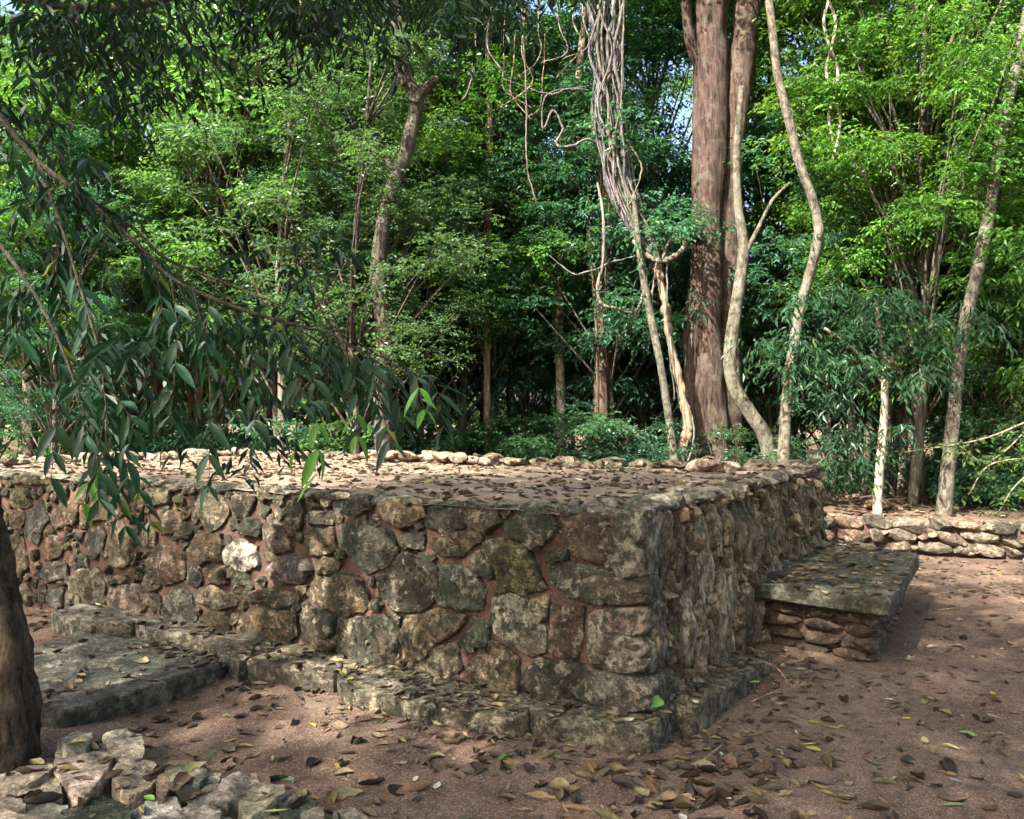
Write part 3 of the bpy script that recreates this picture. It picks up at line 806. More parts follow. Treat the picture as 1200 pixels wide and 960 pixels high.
for i in range(9):
    H = [4.2, 5.0, 5.8, 4.6, 6.4, 5.2, 3.8, 6.0, 4.8][i]
    tm, cm = make_understorey(40 + i, H, 1.15 + .08 * H, 1.1 + .45 * (i % 3), 70, 250, [.07, .08, .062, .10, .072, .08, .066, .09, .072][i], [.036, .042, .033, .036, .04, .036, .037, .042, .032][i], droop=[.2, .3, .15, .55, .25, .35, .2, .4, .25][i])
    tm.materials.append(M_SMOOTH if i % 3 == 1 else M_BARK); cm.materials.append(M_LEAF); PROTO.append((tm, cm, H))
for i in range(2):                     # taller ones with many small leaves
    tm, cm = make_understorey(140 + i, 9.0, 2.0, 2.4 + .8 * i, 120, 270, [.085, .078][i], [.038, .036][i], droop=[.3, .45][i])
    tm.materials.append(M_BARK); cm.materials.append(M_LEAF); PROTO.append((tm, cm, 9.0))
def make_shrub(seed, H, R, n, per, L, Wd, droop):
    r = random.Random(seed); C, RR, parts = [], [], []
    for k in range(n):
        a = r.uniform(0, 6.283); rr = R * math.sqrt(r.random()); z = H * (.15 + .85 * r.random()) * (1 - .35 * rr / R)
        c = Vector((rr * math.cos(a), rr * math.sin(a), z)); C.append(tuple(c)); RR.append(r.uniform(.14, .30))
        if k % 3 == 0: parts.append(tube(spline([(c.x * .1, c.y * .1, -.05), (c.x * .5, c.y * .5, z * .55), tuple(c)], 6), [.012, .011, .009, .007, .005, .003], 5))
    V, F = join(parts); return mesh_py('stem', V, F), foliage('leaves', C, RR, per, L, Wd, droop, seed)
SHRUB = []
for i in range(6):
    sm, lm = make_shrub(80 + i, [1.3, 1.7, 1.1, 2.1, 1.5, .9][i], [.75, .9, .8, .9, 1.0, .7][i], 26, 130, [.09, .075, .10, .085, .12, .08][i], [.042, .04, .045, .04, .038, .04][i], [.25, .2, .3, .25, .6, .2][i])
    sm.materials.append(M_BARK); lm.materials.append(M_LEAF); SHRUB.append((sm, lm))
# high crowns
HIGH = []
for i in range(4):
    r = random.Random(60 + i); C, RR = [], []
    for k in range(120):
        d = Vector((r.gauss(0, 1), r.gauss(0, 1), r.gauss(0, .62)))
        d = d.normalized() * (r.random() ** .45); C.append((d.x * 2.6, d.y * 2.6, d.z * 1.9)); RR.append(r.uniform(.3, .6))
    cm = foliage('crown', C, RR, 54, .14, .07, .3, 60 + i); cm.materials.append(M_LEAF); HIGH.append(cm)

def tree_copy(i, loc, sc_, rot, name, label, cat, group, lcol, bcol):
    tm, cm, H = PROTO[i]
    e = empty(name, loc, label, cat, group)
    for nm, me, col in (('trunk', tm, bcol), ('crown', cm, lcol)):
        o = obj(nm, me, None, e, (0, 0, 0), (0, 0, rot), (sc_, sc_, sc_), col)
        if nm == 'crown': o['kind'] = 'stuff'
    return e
def vary(c, a=.22):
    k = 1 + rnd.uniform(-a, a); return (c[0] * k * (1 + rnd.uniform(-.15, .2)), c[1] * k, c[2] * k * (1 + rnd.uniform(-.2, .2)))
BARKS = [(.08, .065, .05), (.11, .095, .075), (.06, .048, .037), (.14, .12, .095)]

# ---- the trees one can tell apart: outlines as (x, y, width in pixels) at one distance, turned into metres
def tree_path(rows, Y, n=26):
    P = []
    for (px, py, wpx) in rows:
        p = at(px, py, Y); P.append((p.x, p.y, p.z, wpx * .42 * Y / FPX))
    return spline(P, n)
def named_tree(name, label, stems, Y, mat, col, crown=None, ccol=None, extra=None, rough=.18, sides=12, cat='tree', dys=None):
    """stems: list of pixel rows; the first one stands on the ground."""
    first = stems[0]; p = at(first[0][0], first[0][1], Y); gz = ground_z(p.x, p.y)
    e = empty(name, (p.x, p.y, gz), label, cat); parts = []
    tp = None
    for k, rows in enumerate(stems):
        Yk = Y + (dys[k] if dys else 0)
        T = tree_path(rows, Yk, 8 * len(rows))
        if k == 0 or rows[0][1] > 540:
            T = np.vstack([[T[0][0], T[0][1], ground_z(T[0][0], T[0][1]) - .15, T[0][3] * 1.5], T]) if T[0][2] > gz else T
        g = np.random.default_rng(len(rows) + k)
        wob = np.cumsum(g.normal(size=(len(T), 2)), 0) * .004
        T[:, 1] += wob[:, 0]
        parts.append(tube([tuple(t[:3]) for t in T], [max(.004, t[3]) for t in T], sides, k + 3, rough))
        if k == 0: tp = T
    V, F = join(parts); V = [Vector(v) - e.location for v in V]
    obj('trunk', mesh_py('trunk', V, F), mat, e, color=col)
    if crown:
        for (mi, cx_, cy_, cz_, s_) in crown:
            o = obj('crown', HIGH[mi], None, e, Vector((cx_, cy_, cz_)) - e.location, (0, 0, rnd.uniform(0, 6)), (s_, s_, s_), ccol or LC['mid']); o['kind'] = 'stuff'
    return e, tp
def top_of(px, Y, z): return (at(px, 0, Y).x, Y, z)

big, _ = named_tree('giant_tree', 'massive reddish brown twin trunk rising behind the platform', [
    [(836, 580, 74), (832, 520, 62), (828, 450, 58), (824, 380, 52), (826, 300, 46), (830, 200, 44), (832, 100, 42), (834, 0, 42), (840, -200, 40), (838, -420, 34)],
    [(850, 580, 60), (850, 480, 50), (850, 400, 42), (851, 300, 40), (853, 220, 40), (862, 120, 40), (872, 40, 38), (886, -60, 36), (930, -300, 26)],
    [(828, 95, 12), (812, 60, 14), (804, 20, 14), (798, -60, 13), (790, -200, 9)],
    [(812, 580, 30), (812, 520, 26), (808, 440, 20), (815, 370, 14), (822, 320, 8)]], 11.6, M_BARK, (.058, .038, .030),
    [(0, *top_of(850, 11.6, 11.5), 1.3), (1, *top_of(930, 11.6, 10.5), 1.0)], LC['mid'], rough=.3, sides=20, dys=[0, .12, 0, -.1])
forked, _ = named_tree('forked_tree', 'crooked grey tree with a fork and a snapped stub above', [
    [(455, 580, 34), (450, 520, 28), (448, 440, 24), (452, 400, 24), (443, 320, 23), (449, 260, 22), (460, 220, 21), (474, 180, 20), (484, 140, 19), (488, 115, 18), (478, 92, 16), (472, 62, 13), (468, 30, 12), (462, -40, 11), (450, -200, 8)],
    [(486, 122, 17), (495, 108, 15), (507, 98, 13), (512, 94, 11)],
    [(474, 100, 10), (466, 80, 10), (466, 50, 9), (458, 10, 8), (440, -80, 6)],
    [(466, 205, 11), (457, 194, 9), (449, 187, 6)]], 10.6, M_BARK, (.062, .053, .042), [(2, *top_of(455, 10.8, 9.6), .8)], LC['bright'], sides=14)
for (nm, lb, stems, Y, mat, col, cr, cc) in [
    ('red_barked_tree', 'straight red barked trunk behind the hanging lianas', [[(704, 580, 26), (705, 460, 23), (706, 350, 20), (709, 230, 22), (713, 120, 27), (706, 0, 28), (700, -200, 24)]], 12.4, M_BARK, (.10, .06, .045), [(1, *top_of(700, 12.4, 10.5), 1.0)], LC['mid']),
    ('slender_tree', 'slim straight brown pole tree left of the lianas', [[(571, 580, 11), (571, 430, 10), (570, 300, 10), (574, 180, 9), (572, 60, 8), (566, -80, 6)]], 12.8, M_BARK, (.20, .15, .11), None, None),
    ('slender_tree', 'thin dark tree between the forked tree and the pole tree', [[(520, 580, 9), (516, 430, 8), (514, 300, 8), (518, 200, 7), (512, 80, 6)]], 14, M_BARK, (.09, .075, .06), None, None),
    ('slender_tree', 'slightly bent pale grey tree just left of the red barked trunk', [[(657, 580, 15), (657, 470, 13), (655, 350, 13), (656, 260, 12), (664, 190, 12), (676, 110, 11), (690, -20, 9)]], 12.9, M_SMOOTH, (.25, .21, .17), None, None),
    ('slender_tree', 'pale spotted sapling slanting under the liana loop', [[(797, 580, 13), (785, 500, 12), (774, 430, 11), (764, 380, 11), (755, 335, 11), (748, 290, 9), (742, 230, 7)]], 10.9, M_SMOOTH, (.085, .08, .06), None, None),
    ('leaning_sapling', 'pale tree slanting out then upright beside the giant trunk', [[(908, 560, 22), (898, 515, 22), (880, 485, 21), (862, 455, 20), (856, 420, 19), (862, 370, 18), (868, 325, 17), (872, 290, 16), (866, 240, 13), (864, 180, 10), (870, 100, 7)], [(872, 300, 7), (890, 265, 6), (905, 235, 5), (925, 215, 4)]], 10.5, M_SMOOTH, (.088, .08, .058), None, None),
    ('curved_tree', 'slender pale tree bowing right then left beside the giant trunk', [[(917, 580, 19), (921, 500, 17), (928, 430, 16), (938, 365, 15), (952, 310, 14), (960, 270, 14), (952, 230, 13), (938, 190, 13), (926, 140, 12), (914, 90, 11), (906, 30, 11), (900, -40, 10), (890, -200, 7)]], 10.0, M_SMOOTH, (.10, .087, .065), [(3, *top_of(900, 10.2, 9.4), .75)], LC['lime']),
    ('leaning_tree', 'pale grey tree leaning right behind the low wall', [[(1106, 612, 22), (1110, 560, 20), (1116, 500, 19), (1124, 430, 18), (1136, 360, 17), (1150, 300, 17), (1160, 250, 16), (1168, 200, 15), (1180, 130, 14), (1198, 50, 13), (1216, -50, 12), (1250, -220, 9)]], 9.9, M_SMOOTH, (.105, .092, .07), [(0, *top_of(1260, 10.0, 9.3), .8)], LC['mid']),
    ('slender_tree', 'pale double trunk far back between curved tree and leaning tree', [[(1000, 590, 12), (998, 480, 11), (995, 390, 11), (993, 320, 11), (990, 260, 8), (985, 160, 6)], [(994, 320, 7), (982, 290, 6), (972, 262, 5), (960, 220, 4)]], 13.2, M_SMOOTH, (.26, .235, .185), None, None),
    ('slender_tree', 'very thin pale sapling just left of the leaning tree', [[(1140, 600, 8), (1137, 480, 7), (1134, 380, 7), (1132, 310, 6), (1126, 230, 5), (1124, 150, 4)]], 11.4, M_SMOOTH, (.33, .30, .22), None, None),
    ('slender_tree', 'grey brown tree leaning right high up at the top right', [[(1052, 590, 15), (1062, 450, 14), (1074, 300, 13), (1090, 190, 13), (1100, 130, 12), (1112, 60, 12), (1122, -20, 11), (1140, -200, 8)]], 12.6, M_BARK, (.22, .18, .145), None, None),
    ('slender_tree', 'dark straight trunk near the left edge behind the platform', [[(34, 580, 20), (36, 470, 17), (34, 360, 16), (40, 240, 15), (44, 130, 14), (50, 0, 12), (52, -160, 9)]], 12.0, M_BARK, (.12, .09, .07), None, None),
    ('slender_tree', 'dark paired stems left of the forked tree', [[(236, 580, 12), (232, 430, 11), (228, 310, 10), (230, 240, 10), (236, 180, 8), (244, 90, 6)], [(230, 250, 8), (240, 225, 7), (252, 180, 6), (262, 120, 4)]], 13, M_BARK, (.13, .105, .085), None, None),
    ('slender_tree', 'tall brown trunk behind the hanging branch on the left', [[(180, 580, 14), (184, 420, 13), (186, 250, 11), (192, 120, 10), (196, -40, 8)]], 14.5, M_BARK, (.17, .13, .10), None, None),
    ('slender_tree', 'thin grey trunk just right of the forked tree', [[(503, 580, 9), (505, 400, 8), (498, 250, 8), (496, 130, 7), (494, 0, 6)]], 13.5, M_SMOOTH, (.26, .23, .18), None, None),
    ('slender_tree', 'narrow dark trunk far back right of the giant trunk', [[(985, 590, 10), (1010, 400, 9), (1015, 250, 9), (1010, 60, 7)]], 16, M_BARK, (.12, .10, .08), None, None)]:
    named_tree(nm, lb, stems, Y, mat, col, cr, cc)

# ---- lianas
def strand(rows, Y0, jit=.05, k=6):
    P = []
    for (px, py, wpx, dy) in rows:
        p = at(px, py, Y0 + dy); P.append((p.x, p.y, p.z, wpx * .29 * Y0 / FPX))
    return spline(P, k * len(rows))
li = empty('liana', at(800, 545, 11.0), 'tangle of grey lianas hanging in a thick twisted bundle with a loop', 'vine')
li.location.z = ground_z(li.location.x, li.location.y)
def add_strand(name, rows, Y0=11.0, sides=8, col=(.11, .106, .098)):
    T = strand(rows, Y0, k=10); g_ = np.random.default_rng(int(rows[0][0] * 7 + rows[1][1])); T[:, :3] += np.stack([np.convolve(g_.normal(size=len(T)), np.ones(7) / 7, 'same') for _ in range(3)], 1) * (0 if name == 'loop' else .016)
    V, F = tube([tuple(t[:3]) for t in T], [max(.0035, t[3] * (1 + .25 * g_.normal() * .6)) for t in T], sides, int(rows[0][0]), .3)
    return obj(name, mesh_py(name, [Vector(v) - li.location for v in V], F), M_BARK, li, color=vary(col, .2))
add_strand('main_stem', [(797, 575, 26, .1), (798, 535, 22, 0), (806, 500, 19, 0), (800, 465, 17, 0), (790, 420, 15, 0), (783, 380, 14, 0), (777, 340, 16, 0), (770, 305, 17, 0)], sides=12, col=(.20, .165, .14))
add_strand('side_stem', [(815, 575, 22, .2), (812, 530, 16, .1), (806, 495, 9, .05), (800, 470, 7, .05)], sides=10, col=(.20, .14, .115))
add_strand('loop', [(742, 282, 9, 0), (756, 298, 11, -.05), (775, 306, 12, -.12), (793, 299, 12, -.1), (803, 287, 11, 0), (799, 278, 10, .08), (789, 279, 9, .12), (781, 290, 8, .1), (775, 306, 8, .02), (766, 312, 6, 0)])
r = random.Random(21)
for k in range(34):
    a = r.random(); b = r.uniform(-1, 1)
    tx = 682 + 54 * a
    add_strand('vine', [(tx - 6, -130, r.uniform(2.5, 6), .2 * b), (tx, -10, r.uniform(2.5, 7), .2 * b), (690 + 40 * r.random(), 60, r.uniform(2, 6), .2 * b), (694 + 38 * a + r.uniform(-6, 6), 120, r.uniform(2, 6), .15 * b), (704 + 28 * a + r.uniform(-7, 7), 175, r.uniform(2, 6), .12 * b), (714 + 28 * a + r.uniform(-6, 6), 220, r.uniform(2, 6), .1 * b), (732 + 26 * a, 262, r.uniform(2, 6), .1 * b), (752 + 18 * a, 292, r.uniform(3, 6), .06 * b), (768 + 6 * a, 310, 5, 0)])
for rows in ([(690, 100, 3, 0), (640, 112, 3, -.2), (637, 150, 4, -.2), (648, 130, 4, -.2), (660, 150, 4, -.2), (652, 168, 5, -.2), (668, 172, 5, -.2), (690, 163, 5, -.1), (706, 172, 5, 0), (716, 190, 5, 0)],
             [(612, -40, 3, -.3), (614, 60, 3, -.3), (617, 130, 4, -.3), (616, 180, 3, -.3), (622, 215, 3, -.3), (629, 238, 2, -.3)],
             [(700, 215, 4, 0), (708, 270, 6, -.1), (706, 310, 6, -.1), (700, 340, 6, -.1), (706, 357, 6, -.1), (725, 362, 5, -.1), (743, 366, 4, -.1), (752, 350, 5, 0), (757, 325, 5, 0), (764, 308, 5, 0)],
             [(640, 296, .6, -.1), (670, 320, 3, -.1), (690, 318, 3, -.1), (715, 308, 3, 0), (745, 300, 3, 0), (765, 296, 3, 0)],
             [(733, -40, 3, -.2), (731, 40, 3, -.2), (728, 100, 2, -.2), (727, 140, 2, -.2)],
             [(783, 300, 3, -.1), (781, 360, 3, -.1), (786, 420, 3, -.1), (790, 470, 3, -.1)],
             [(770, 306, 3, -.12), (764, 350, 3, -.12), (769, 400, 2, -.12)],
             [(800, 455, 3, -.1), (811, 490, 4, -.1), (813, 520, 4, -.1), (804, 548, 4, -.1)],
             [(590, 92, .6, -.4), (640, 110, 3, -.3), (665, 104, 3, -.2), (690, 106, 3, 0)],
             [(738, 240, 3, -.1), (752, 200, 3, -.1), (744, 180, 3, -.1), (736, 165, 2, 0)]):
    add_strand('vine', rows, 11.0, 6, (.14, .125, .108))
for k in range(10):
    x0 = 560 + 14 * k + r.uniform(-8, 8); y0 = r.uniform(-40, 60)
    add_strand('vine', [(x0, y0, 2, -.1), (x0 + r.uniform(-8, 8), y0 + 50, 2.5, -.2), (x0 + r.uniform(-16, 16), y0 + 85, 2.5, -.2), (x0 + r.uniform(-34, 34), y0 + r.uniform(95, 130), 2, -.2)], 11.6, 5, (.22, .18, .14))

# a twisted climber right of the giant trunk
cl_ = empty('climbing_vine', at(985, 540, 10.6), 'thin pale twisted climber hanging right of the curved tree', 'vine'); cl_.location.z = ground_z(cl_.location.x, cl_.location.y)
for ph in (0, 1):
    rows = [(976 + 7 * math.sin(.055 * y + 3.1 * ph) + (y - 100) * .05, y, 6, .05 * math.cos(.055 * y + 3.1 * ph)) for y in range(-60, 220, 28)]
    T = strand(rows, 10.6, k=4); V, F = tube([tuple(t[:3]) for t in T], [t[3] for t in T], 7)
    obj('vine', mesh_py('vine', [Vector(v) - cl_.location for v in V], F), M_SMOOTH, cl_, color=(.36, .32, .26))

# ---- bushy trees placed by eye
def placed_tree(px, py, Y, i, s_, col, name, label, group=None):
    """crown middle at the pixel, foot straight below on the ground."""
    p = at(px, py, Y); gz = ground_z(p.x, p.y); H = PROTO[i][2]
    if (p.z - gz) / (H * .62) > 1.3: i = 9 + (i % 2); H = PROTO[i][2]
    s2 = max(.35, (p.z - gz) / (H * .62)) if s_ is None else s_
    return tree_copy(i, (p.x, p.y, gz), s2, rnd.uniform(0, 6.28), name, label, 'tree', group, vary(col, .08), rnd.choice(BARKS))
UG = 'understorey trees in the dense wood'
UL = 'leafy understorey tree in the dense wood behind the platform'
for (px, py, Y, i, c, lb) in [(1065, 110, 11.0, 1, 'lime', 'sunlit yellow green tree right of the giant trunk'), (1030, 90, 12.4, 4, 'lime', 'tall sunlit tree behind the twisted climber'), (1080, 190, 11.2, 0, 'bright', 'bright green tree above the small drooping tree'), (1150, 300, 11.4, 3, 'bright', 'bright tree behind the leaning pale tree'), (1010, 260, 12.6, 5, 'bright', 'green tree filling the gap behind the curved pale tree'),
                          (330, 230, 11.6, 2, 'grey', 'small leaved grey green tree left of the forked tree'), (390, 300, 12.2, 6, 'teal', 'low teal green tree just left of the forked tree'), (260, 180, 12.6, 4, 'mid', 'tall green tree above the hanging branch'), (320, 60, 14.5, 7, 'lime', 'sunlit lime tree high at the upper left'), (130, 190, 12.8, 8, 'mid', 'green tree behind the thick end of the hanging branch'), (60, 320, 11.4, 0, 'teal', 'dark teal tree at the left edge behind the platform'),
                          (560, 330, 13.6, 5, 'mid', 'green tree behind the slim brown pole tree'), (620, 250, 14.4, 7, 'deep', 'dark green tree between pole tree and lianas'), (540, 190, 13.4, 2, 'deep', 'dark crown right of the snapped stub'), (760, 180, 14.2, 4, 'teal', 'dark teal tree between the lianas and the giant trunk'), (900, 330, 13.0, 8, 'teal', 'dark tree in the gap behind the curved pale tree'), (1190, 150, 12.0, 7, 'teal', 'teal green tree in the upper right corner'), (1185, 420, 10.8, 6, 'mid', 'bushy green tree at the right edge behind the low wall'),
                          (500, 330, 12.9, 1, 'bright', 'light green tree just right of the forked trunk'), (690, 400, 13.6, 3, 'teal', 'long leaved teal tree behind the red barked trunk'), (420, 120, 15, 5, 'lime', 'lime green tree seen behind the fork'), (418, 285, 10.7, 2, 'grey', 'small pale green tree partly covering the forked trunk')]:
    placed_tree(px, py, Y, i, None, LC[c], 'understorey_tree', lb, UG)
# the small drooping tree on the right
sm_, _ = named_tree('drooping_tree', 'small dark tree with drooping long leaves behind the low wall', [[(1028, 600, 13), (1031, 545, 12), (1036, 490, 11), (1037, 440, 10), (1032, 400, 8), (1025, 360, 5)], [(1037, 450, 6), (1000, 410, 5), (965, 385, 4)], [(1036, 430, 6), (1070, 395, 5), (1095, 380, 4)]], 9.9, M_SMOOTH, (.30, .27, .20))
C, RR = [], []
r = random.Random(5)
for k in range(62):
    a, b = r.gauss(0, 1), r.gauss(0, 1); p = at(1018 + 56 * a, 376 + 34 * b + 8 * abs(a), 9.9 + r.gauss(0, .35)); C.append(tuple(p - sm_.location)); RR.append(r.uniform(.10, .22))
for (qx, qy) in ((945, 405), (955, 420), (930, 400), (975, 400), (1000, 430), (995, 470), (985, 520), (1075, 430), (1000, 500), (1060, 500), (1100, 400), (1010, 540)):
    C.append(tuple(at(qx, qy, 9.8 + r.uniform(-.3, .3)) - sm_.location)); RR.append(.2)
o = obj('crown', foliage('crown', C, RR, 54, .13, .034, .7, 15, .6, 6), M_LEAF, sm_, color=(.036, .09, .045)); o['kind'] = 'stuff'

# ---- the rest of the wood
def free(x, y):
    return y > wall_line_y(x) + .9
for (ya, yb, n, cols) in ((12.2, 15, 17, ['mid', 'teal', 'bright', 'deep']), (15, 18.5, 20, ['mid', 'teal', 'bright', 'grey']), (18.5, 23, 13, ['mid', 'lime', 'bright', 'teal']), (23, 30, 11, ['mid', 'bright', 'lime'])):
    for k in range(n):
        y = rnd.uniform(ya, yb); hw = .70 * y + 1.5; x = -hw + 2 * hw * (k + rnd.uniform(.15, .85)) / n
        i = rnd.randrange(9); s_ = rnd.uniform(.95, 1.4) * (1 if y < 18 else 1.12)
        tree_copy(i, (x, y, ground_z(x, y)), s_, rnd.uniform(0, 6.28), 'understorey_tree', UL, 'tree', UG, vary(LC[rnd.choice(cols)]), rnd.choice(BARKS))
SG = 'shrubs on the forest floor'; SL = 'small leafy shrub on the forest floor behind the platform'
def shrub(x, y, i, s_, col):
    e = empty('shrub', (x, y, ground_z(x, y)), SL, 'shrub', SG)
    sm, lm = SHRUB[i]; rz = rnd.uniform(0, 6.28)
    obj('stem', sm, None, e, (0, 0, 0), (0, 0, rz), (s_,) * 3, (.16, .125, .095))
    o = obj('leaves', lm, None, e, (0, 0, 0), (0, 0, rz), (s_,) * 3, col); o['kind'] = 'stuff'
for (px, Y, i, s_, c) in [(630, 12.2, 1, .9, 'teal'), (700, 12.4, 3, .9, 'deep'), (740, 12.0, 1, .8, 'teal'), (580, 12.8, 0, .9, 'deep'), (880, 11.8, 2, .9, 'deep'), (950, 11.2, 4, .8, 'deep'), (1160, 11.4, 4, .9, 'deep'), (1080, 11.6, 1, .8, 'deep'), (1210, 10.6, 3, .8, 'mid'),
                          (500, 12.6, 3, .9, 'mid'), (400, 13.0, 1, .9, 'mid'), (300, 12.8, 3, .9, 'teal'), (880, 10.8, 1, .75, 'deep'), (770, 11.2, 3, .7, 'deep'), (665, 11.4, 1, .95, 'deep'), (1150, 10.6, 5, .7, 'deep'), (480, 11.8, 3, .8, 'deep'), (420, 11.6, 1, 1.1, 'mid'), (350, 12.0, 3, 1.0, 'teal'), (200, 12.6, 0, 1, 'teal'), (100, 12.6, 3, .9, 'mid'), (10, 12.2, 1, 1, 'deep'), (830, 13.0, 3, 1, 'teal')]:
    p = at(px, 500, Y); shrub(p.x, p.y, i, s_, vary(LC[c], .1))
for k in range(26):
    y = rnd.uniform(12.5, 20); x = rnd.uniform(-.7 * y, .7 * y)
    if free(x, y - .6): shrub(x, y, rnd.randrange(6), rnd.uniform(.6, 1.25), vary(LC[rnd.choice(['mid', 'teal', 'deep', 'mid'])]))
# tall trees with crowns above the picture
TG = 'tall forest trees behind'; TL = 'tall slim forest tree far back with a high crown'
for k in range(30):
    y = rnd.uniform(13.5, 30); hw = .66 * y; x = -hw + 2 * hw * ((k * 7) % 30 + rnd.random()) / 30; gz = ground_z(x, y)
    e = empty('tall_tree', (x, y, gz), TL, 'tree', TG); H = rnd.uniform(9, 14)
    tp = spline([(0, 0, -.2), (rnd.uniform(-.3, .3), rnd.uniform(-.3, .3), H * .4), (rnd.uniform(-.6, .6), 0, H)], 12)
    rr = rnd.uniform(.045, .13); V, F = tube(tp, [rr * (1 - .6 * i / 11) for i in range(12)], 9, k, .1)
    obj('trunk', mesh_py('trunk', V, F), M_BARK if k % 2 else M_SMOOTH, e, color=vary(rnd.choice(BARKS)))
    if k % 3 == 0: o = obj('crown', HIGH[k % 4], None, e, tuple(tp[-1]), (0, 0, rnd.uniform(0, 6)), (rnd.uniform(.45, .8),) * 3, vary(LC[rnd.choice(['mid', 'bright', 'lime'])])); o['kind'] = 'stuff'
    else:
        o = obj('crown', SHRUB[k % 6][1], None, e, tuple(tp[-1] - np.array([0, 0, 1.0])), (0, 0, k), (1.6,) * 3, vary(LC['mid'])); o['kind'] = 'stuff'
PG = 'thin pole trees'; PL = 'thin dark pole stem standing among the leaves'
for k in range(26):
    y = rnd.uniform(11.6, 15.5); hw = .6 * y; x = -hw + 2 * hw * ((k * 11) % 26 + rnd.random()) / 26
    if y < wall_line_y(x) + .5: y = wall_line_y(x) + .8
    e = empty('pole_tree', (x, y, ground_z(x, y)), PL, 'tree', PG); H = rnd.uniform(6.5, 9.5)
    tp = spline([(0, 0, -.2), (rnd.uniform(-.12, .12), 0, H * .3), (rnd.uniform(-.3, .3), rnd.uniform(-.2, .2), H * .65), (rnd.uniform(-.5, .5), 0, H)], 16)
    rr = rnd.uniform(.026, .055); V, F = tube(tp, [rr * (1 - .6 * i / 15) for i in range(16)], 8, k, .12)
    obj('trunk', mesh_py('trunk', V, F), M_BARK, e, color=vary(rnd.choice(BARKS)))
    o = obj('crown', SHRUB[k % 6][1], None, e, tuple(tp[-1] - np.array([0, 0, .8])), (0, 0, k), (1.1,) * 3, vary(LC['mid'])); o['kind'] = 'stuff'
# far wood that closes the view
C, RR = [], []
r = random.Random(77)
for k in range(650):
    a = r.uniform(-.95, .95); y = r.uniform(33, 46); C.append((a * y, y, r.uniform(.3, 8) * (.75 + .25 * math.sin(a * 17)))); RR.append(r.uniform(.7, 1.5))
o = obj('far_wood', foliage('far_wood', C, RR, 60, .30, .16, .3, 78), M_LEAF, color=(.045, .09, .03))
tag(o, 'distant mass of pale green foliage seen between the trunks', 'wood', kind='stuff')

# ------------------------------------------------------------------ trees standing round the clearing, outside the picture: they shade it
SHG = 'tall trees round the clearing'
for k, (x, y, z, s_, mi) in enumerate([(-10.5, -2.4, 8.6, 1.0, 0), (-6.4, -4.1, 8.8, 1.1, 1), (-3.4, -2.6, 8.4, 1.0, 2), (-8.9, .2, 8.2, .7, 3), (-4.9, -1.0, 9.0, .85, 0), (-1.2, -3.6, 8.8, 1.0, 1), (-9.0, -5.0, 8.8, 1.05, 3), (-5.2, -5.4, 9.2, 1.1, 0), (1.6, -4.6, 9.0, 1.0, 2), (-4.2, .8, 8.8, .85, 2), (1.6, .8, 9.0, 1.1, 3), (3.8, 2.2, 9.2, 1.0, 0), (.6, 3.4, 9.8, .8, 1), (4.8, -1.6, 9.0, 1.1, 2)]):
    bx_, by_ = (x * 1.05, y - 1.2) if y < .5 else (x + 4.5 if x > 0 else x - 4, -1.5)
    e = empty('clearing_tree', (bx_, by_, ground_z(bx_, by_)), 'tall tree beside the clearing casting shade over the platform', 'tree', SHG)
    tp = spline([(0, 0, -.2), (.1, .1, z * .45), (x - bx_, y - by_, z)], 12)
    V, F = tube(tp, [.2 * (1 - .6 * i / 11) for i in range(12)], 10, k, .1)
    obj('trunk', mesh_py('trunk', V, F), M_BARK, e, color=(.2, .16, .12))
    o = obj('crown', HIGH[mi], None, e, (x - bx_, y - by_, z), (0, 0, k * 1.3), (s_, s_, s_ * .9), LC['mid']); o['kind'] = 'stuff'

# ------------------------------------------------------------------ near tree on the left with the hanging branch
near = empty('overhanging_tree', (-2.30, 3.62, 0), 'dark trunk at the left edge with a leafy branch drooping over the platform', 'tree')
tp = spline([(-2.30, 3.62, -.2, .23), (-2.29, 3.62, .1, .20), (-2.33, 3.64, .45, .185), (-2.42, 3.66, .80, .17), (-2.50, 3.68, 1.1, .165), (-2.72, 3.7, 1.5, .16), (-2.9, 3.6, 2.1, .15), (-3.0, 3.4, 2.9, .13), (-3.0, 3.2, 4.0, .10), (-2.9, 3.0, 5.2, .06)], 120)
V, F = tube([tuple(t[:3]) for t in tp], [t[3] for t in tp], 44, 4, .30)
for i_, v in enumerate(V):
    ax_ = Vector(tp[i_ // 44][:3]) if i_ < 44 * len(tp) else v
    d_ = (v - ax_); d_.z = 0
    if d_.length > 1e-4: v += d_.normalized() * (.020 * fbm((v.x, v.y, v.z * .35), 22, 4, 2) - .016 * abs(fbm((v.x, v.y, v.z * .25), 34, 3, 5)))
obj('trunk', mesh_py('trunk', [Vector(v) - near.location for v in V], F), M_DARKBARK, near, color=(.075, .055, .036))
def branch_path(rows, n=30):
    P = []
    for (px, py, Y, wpx) in rows:
        p = at(px, py, Y); P.append((p.x, p.y, p.z, wpx * .5 * Y / FPX))
    return spline(P, n)
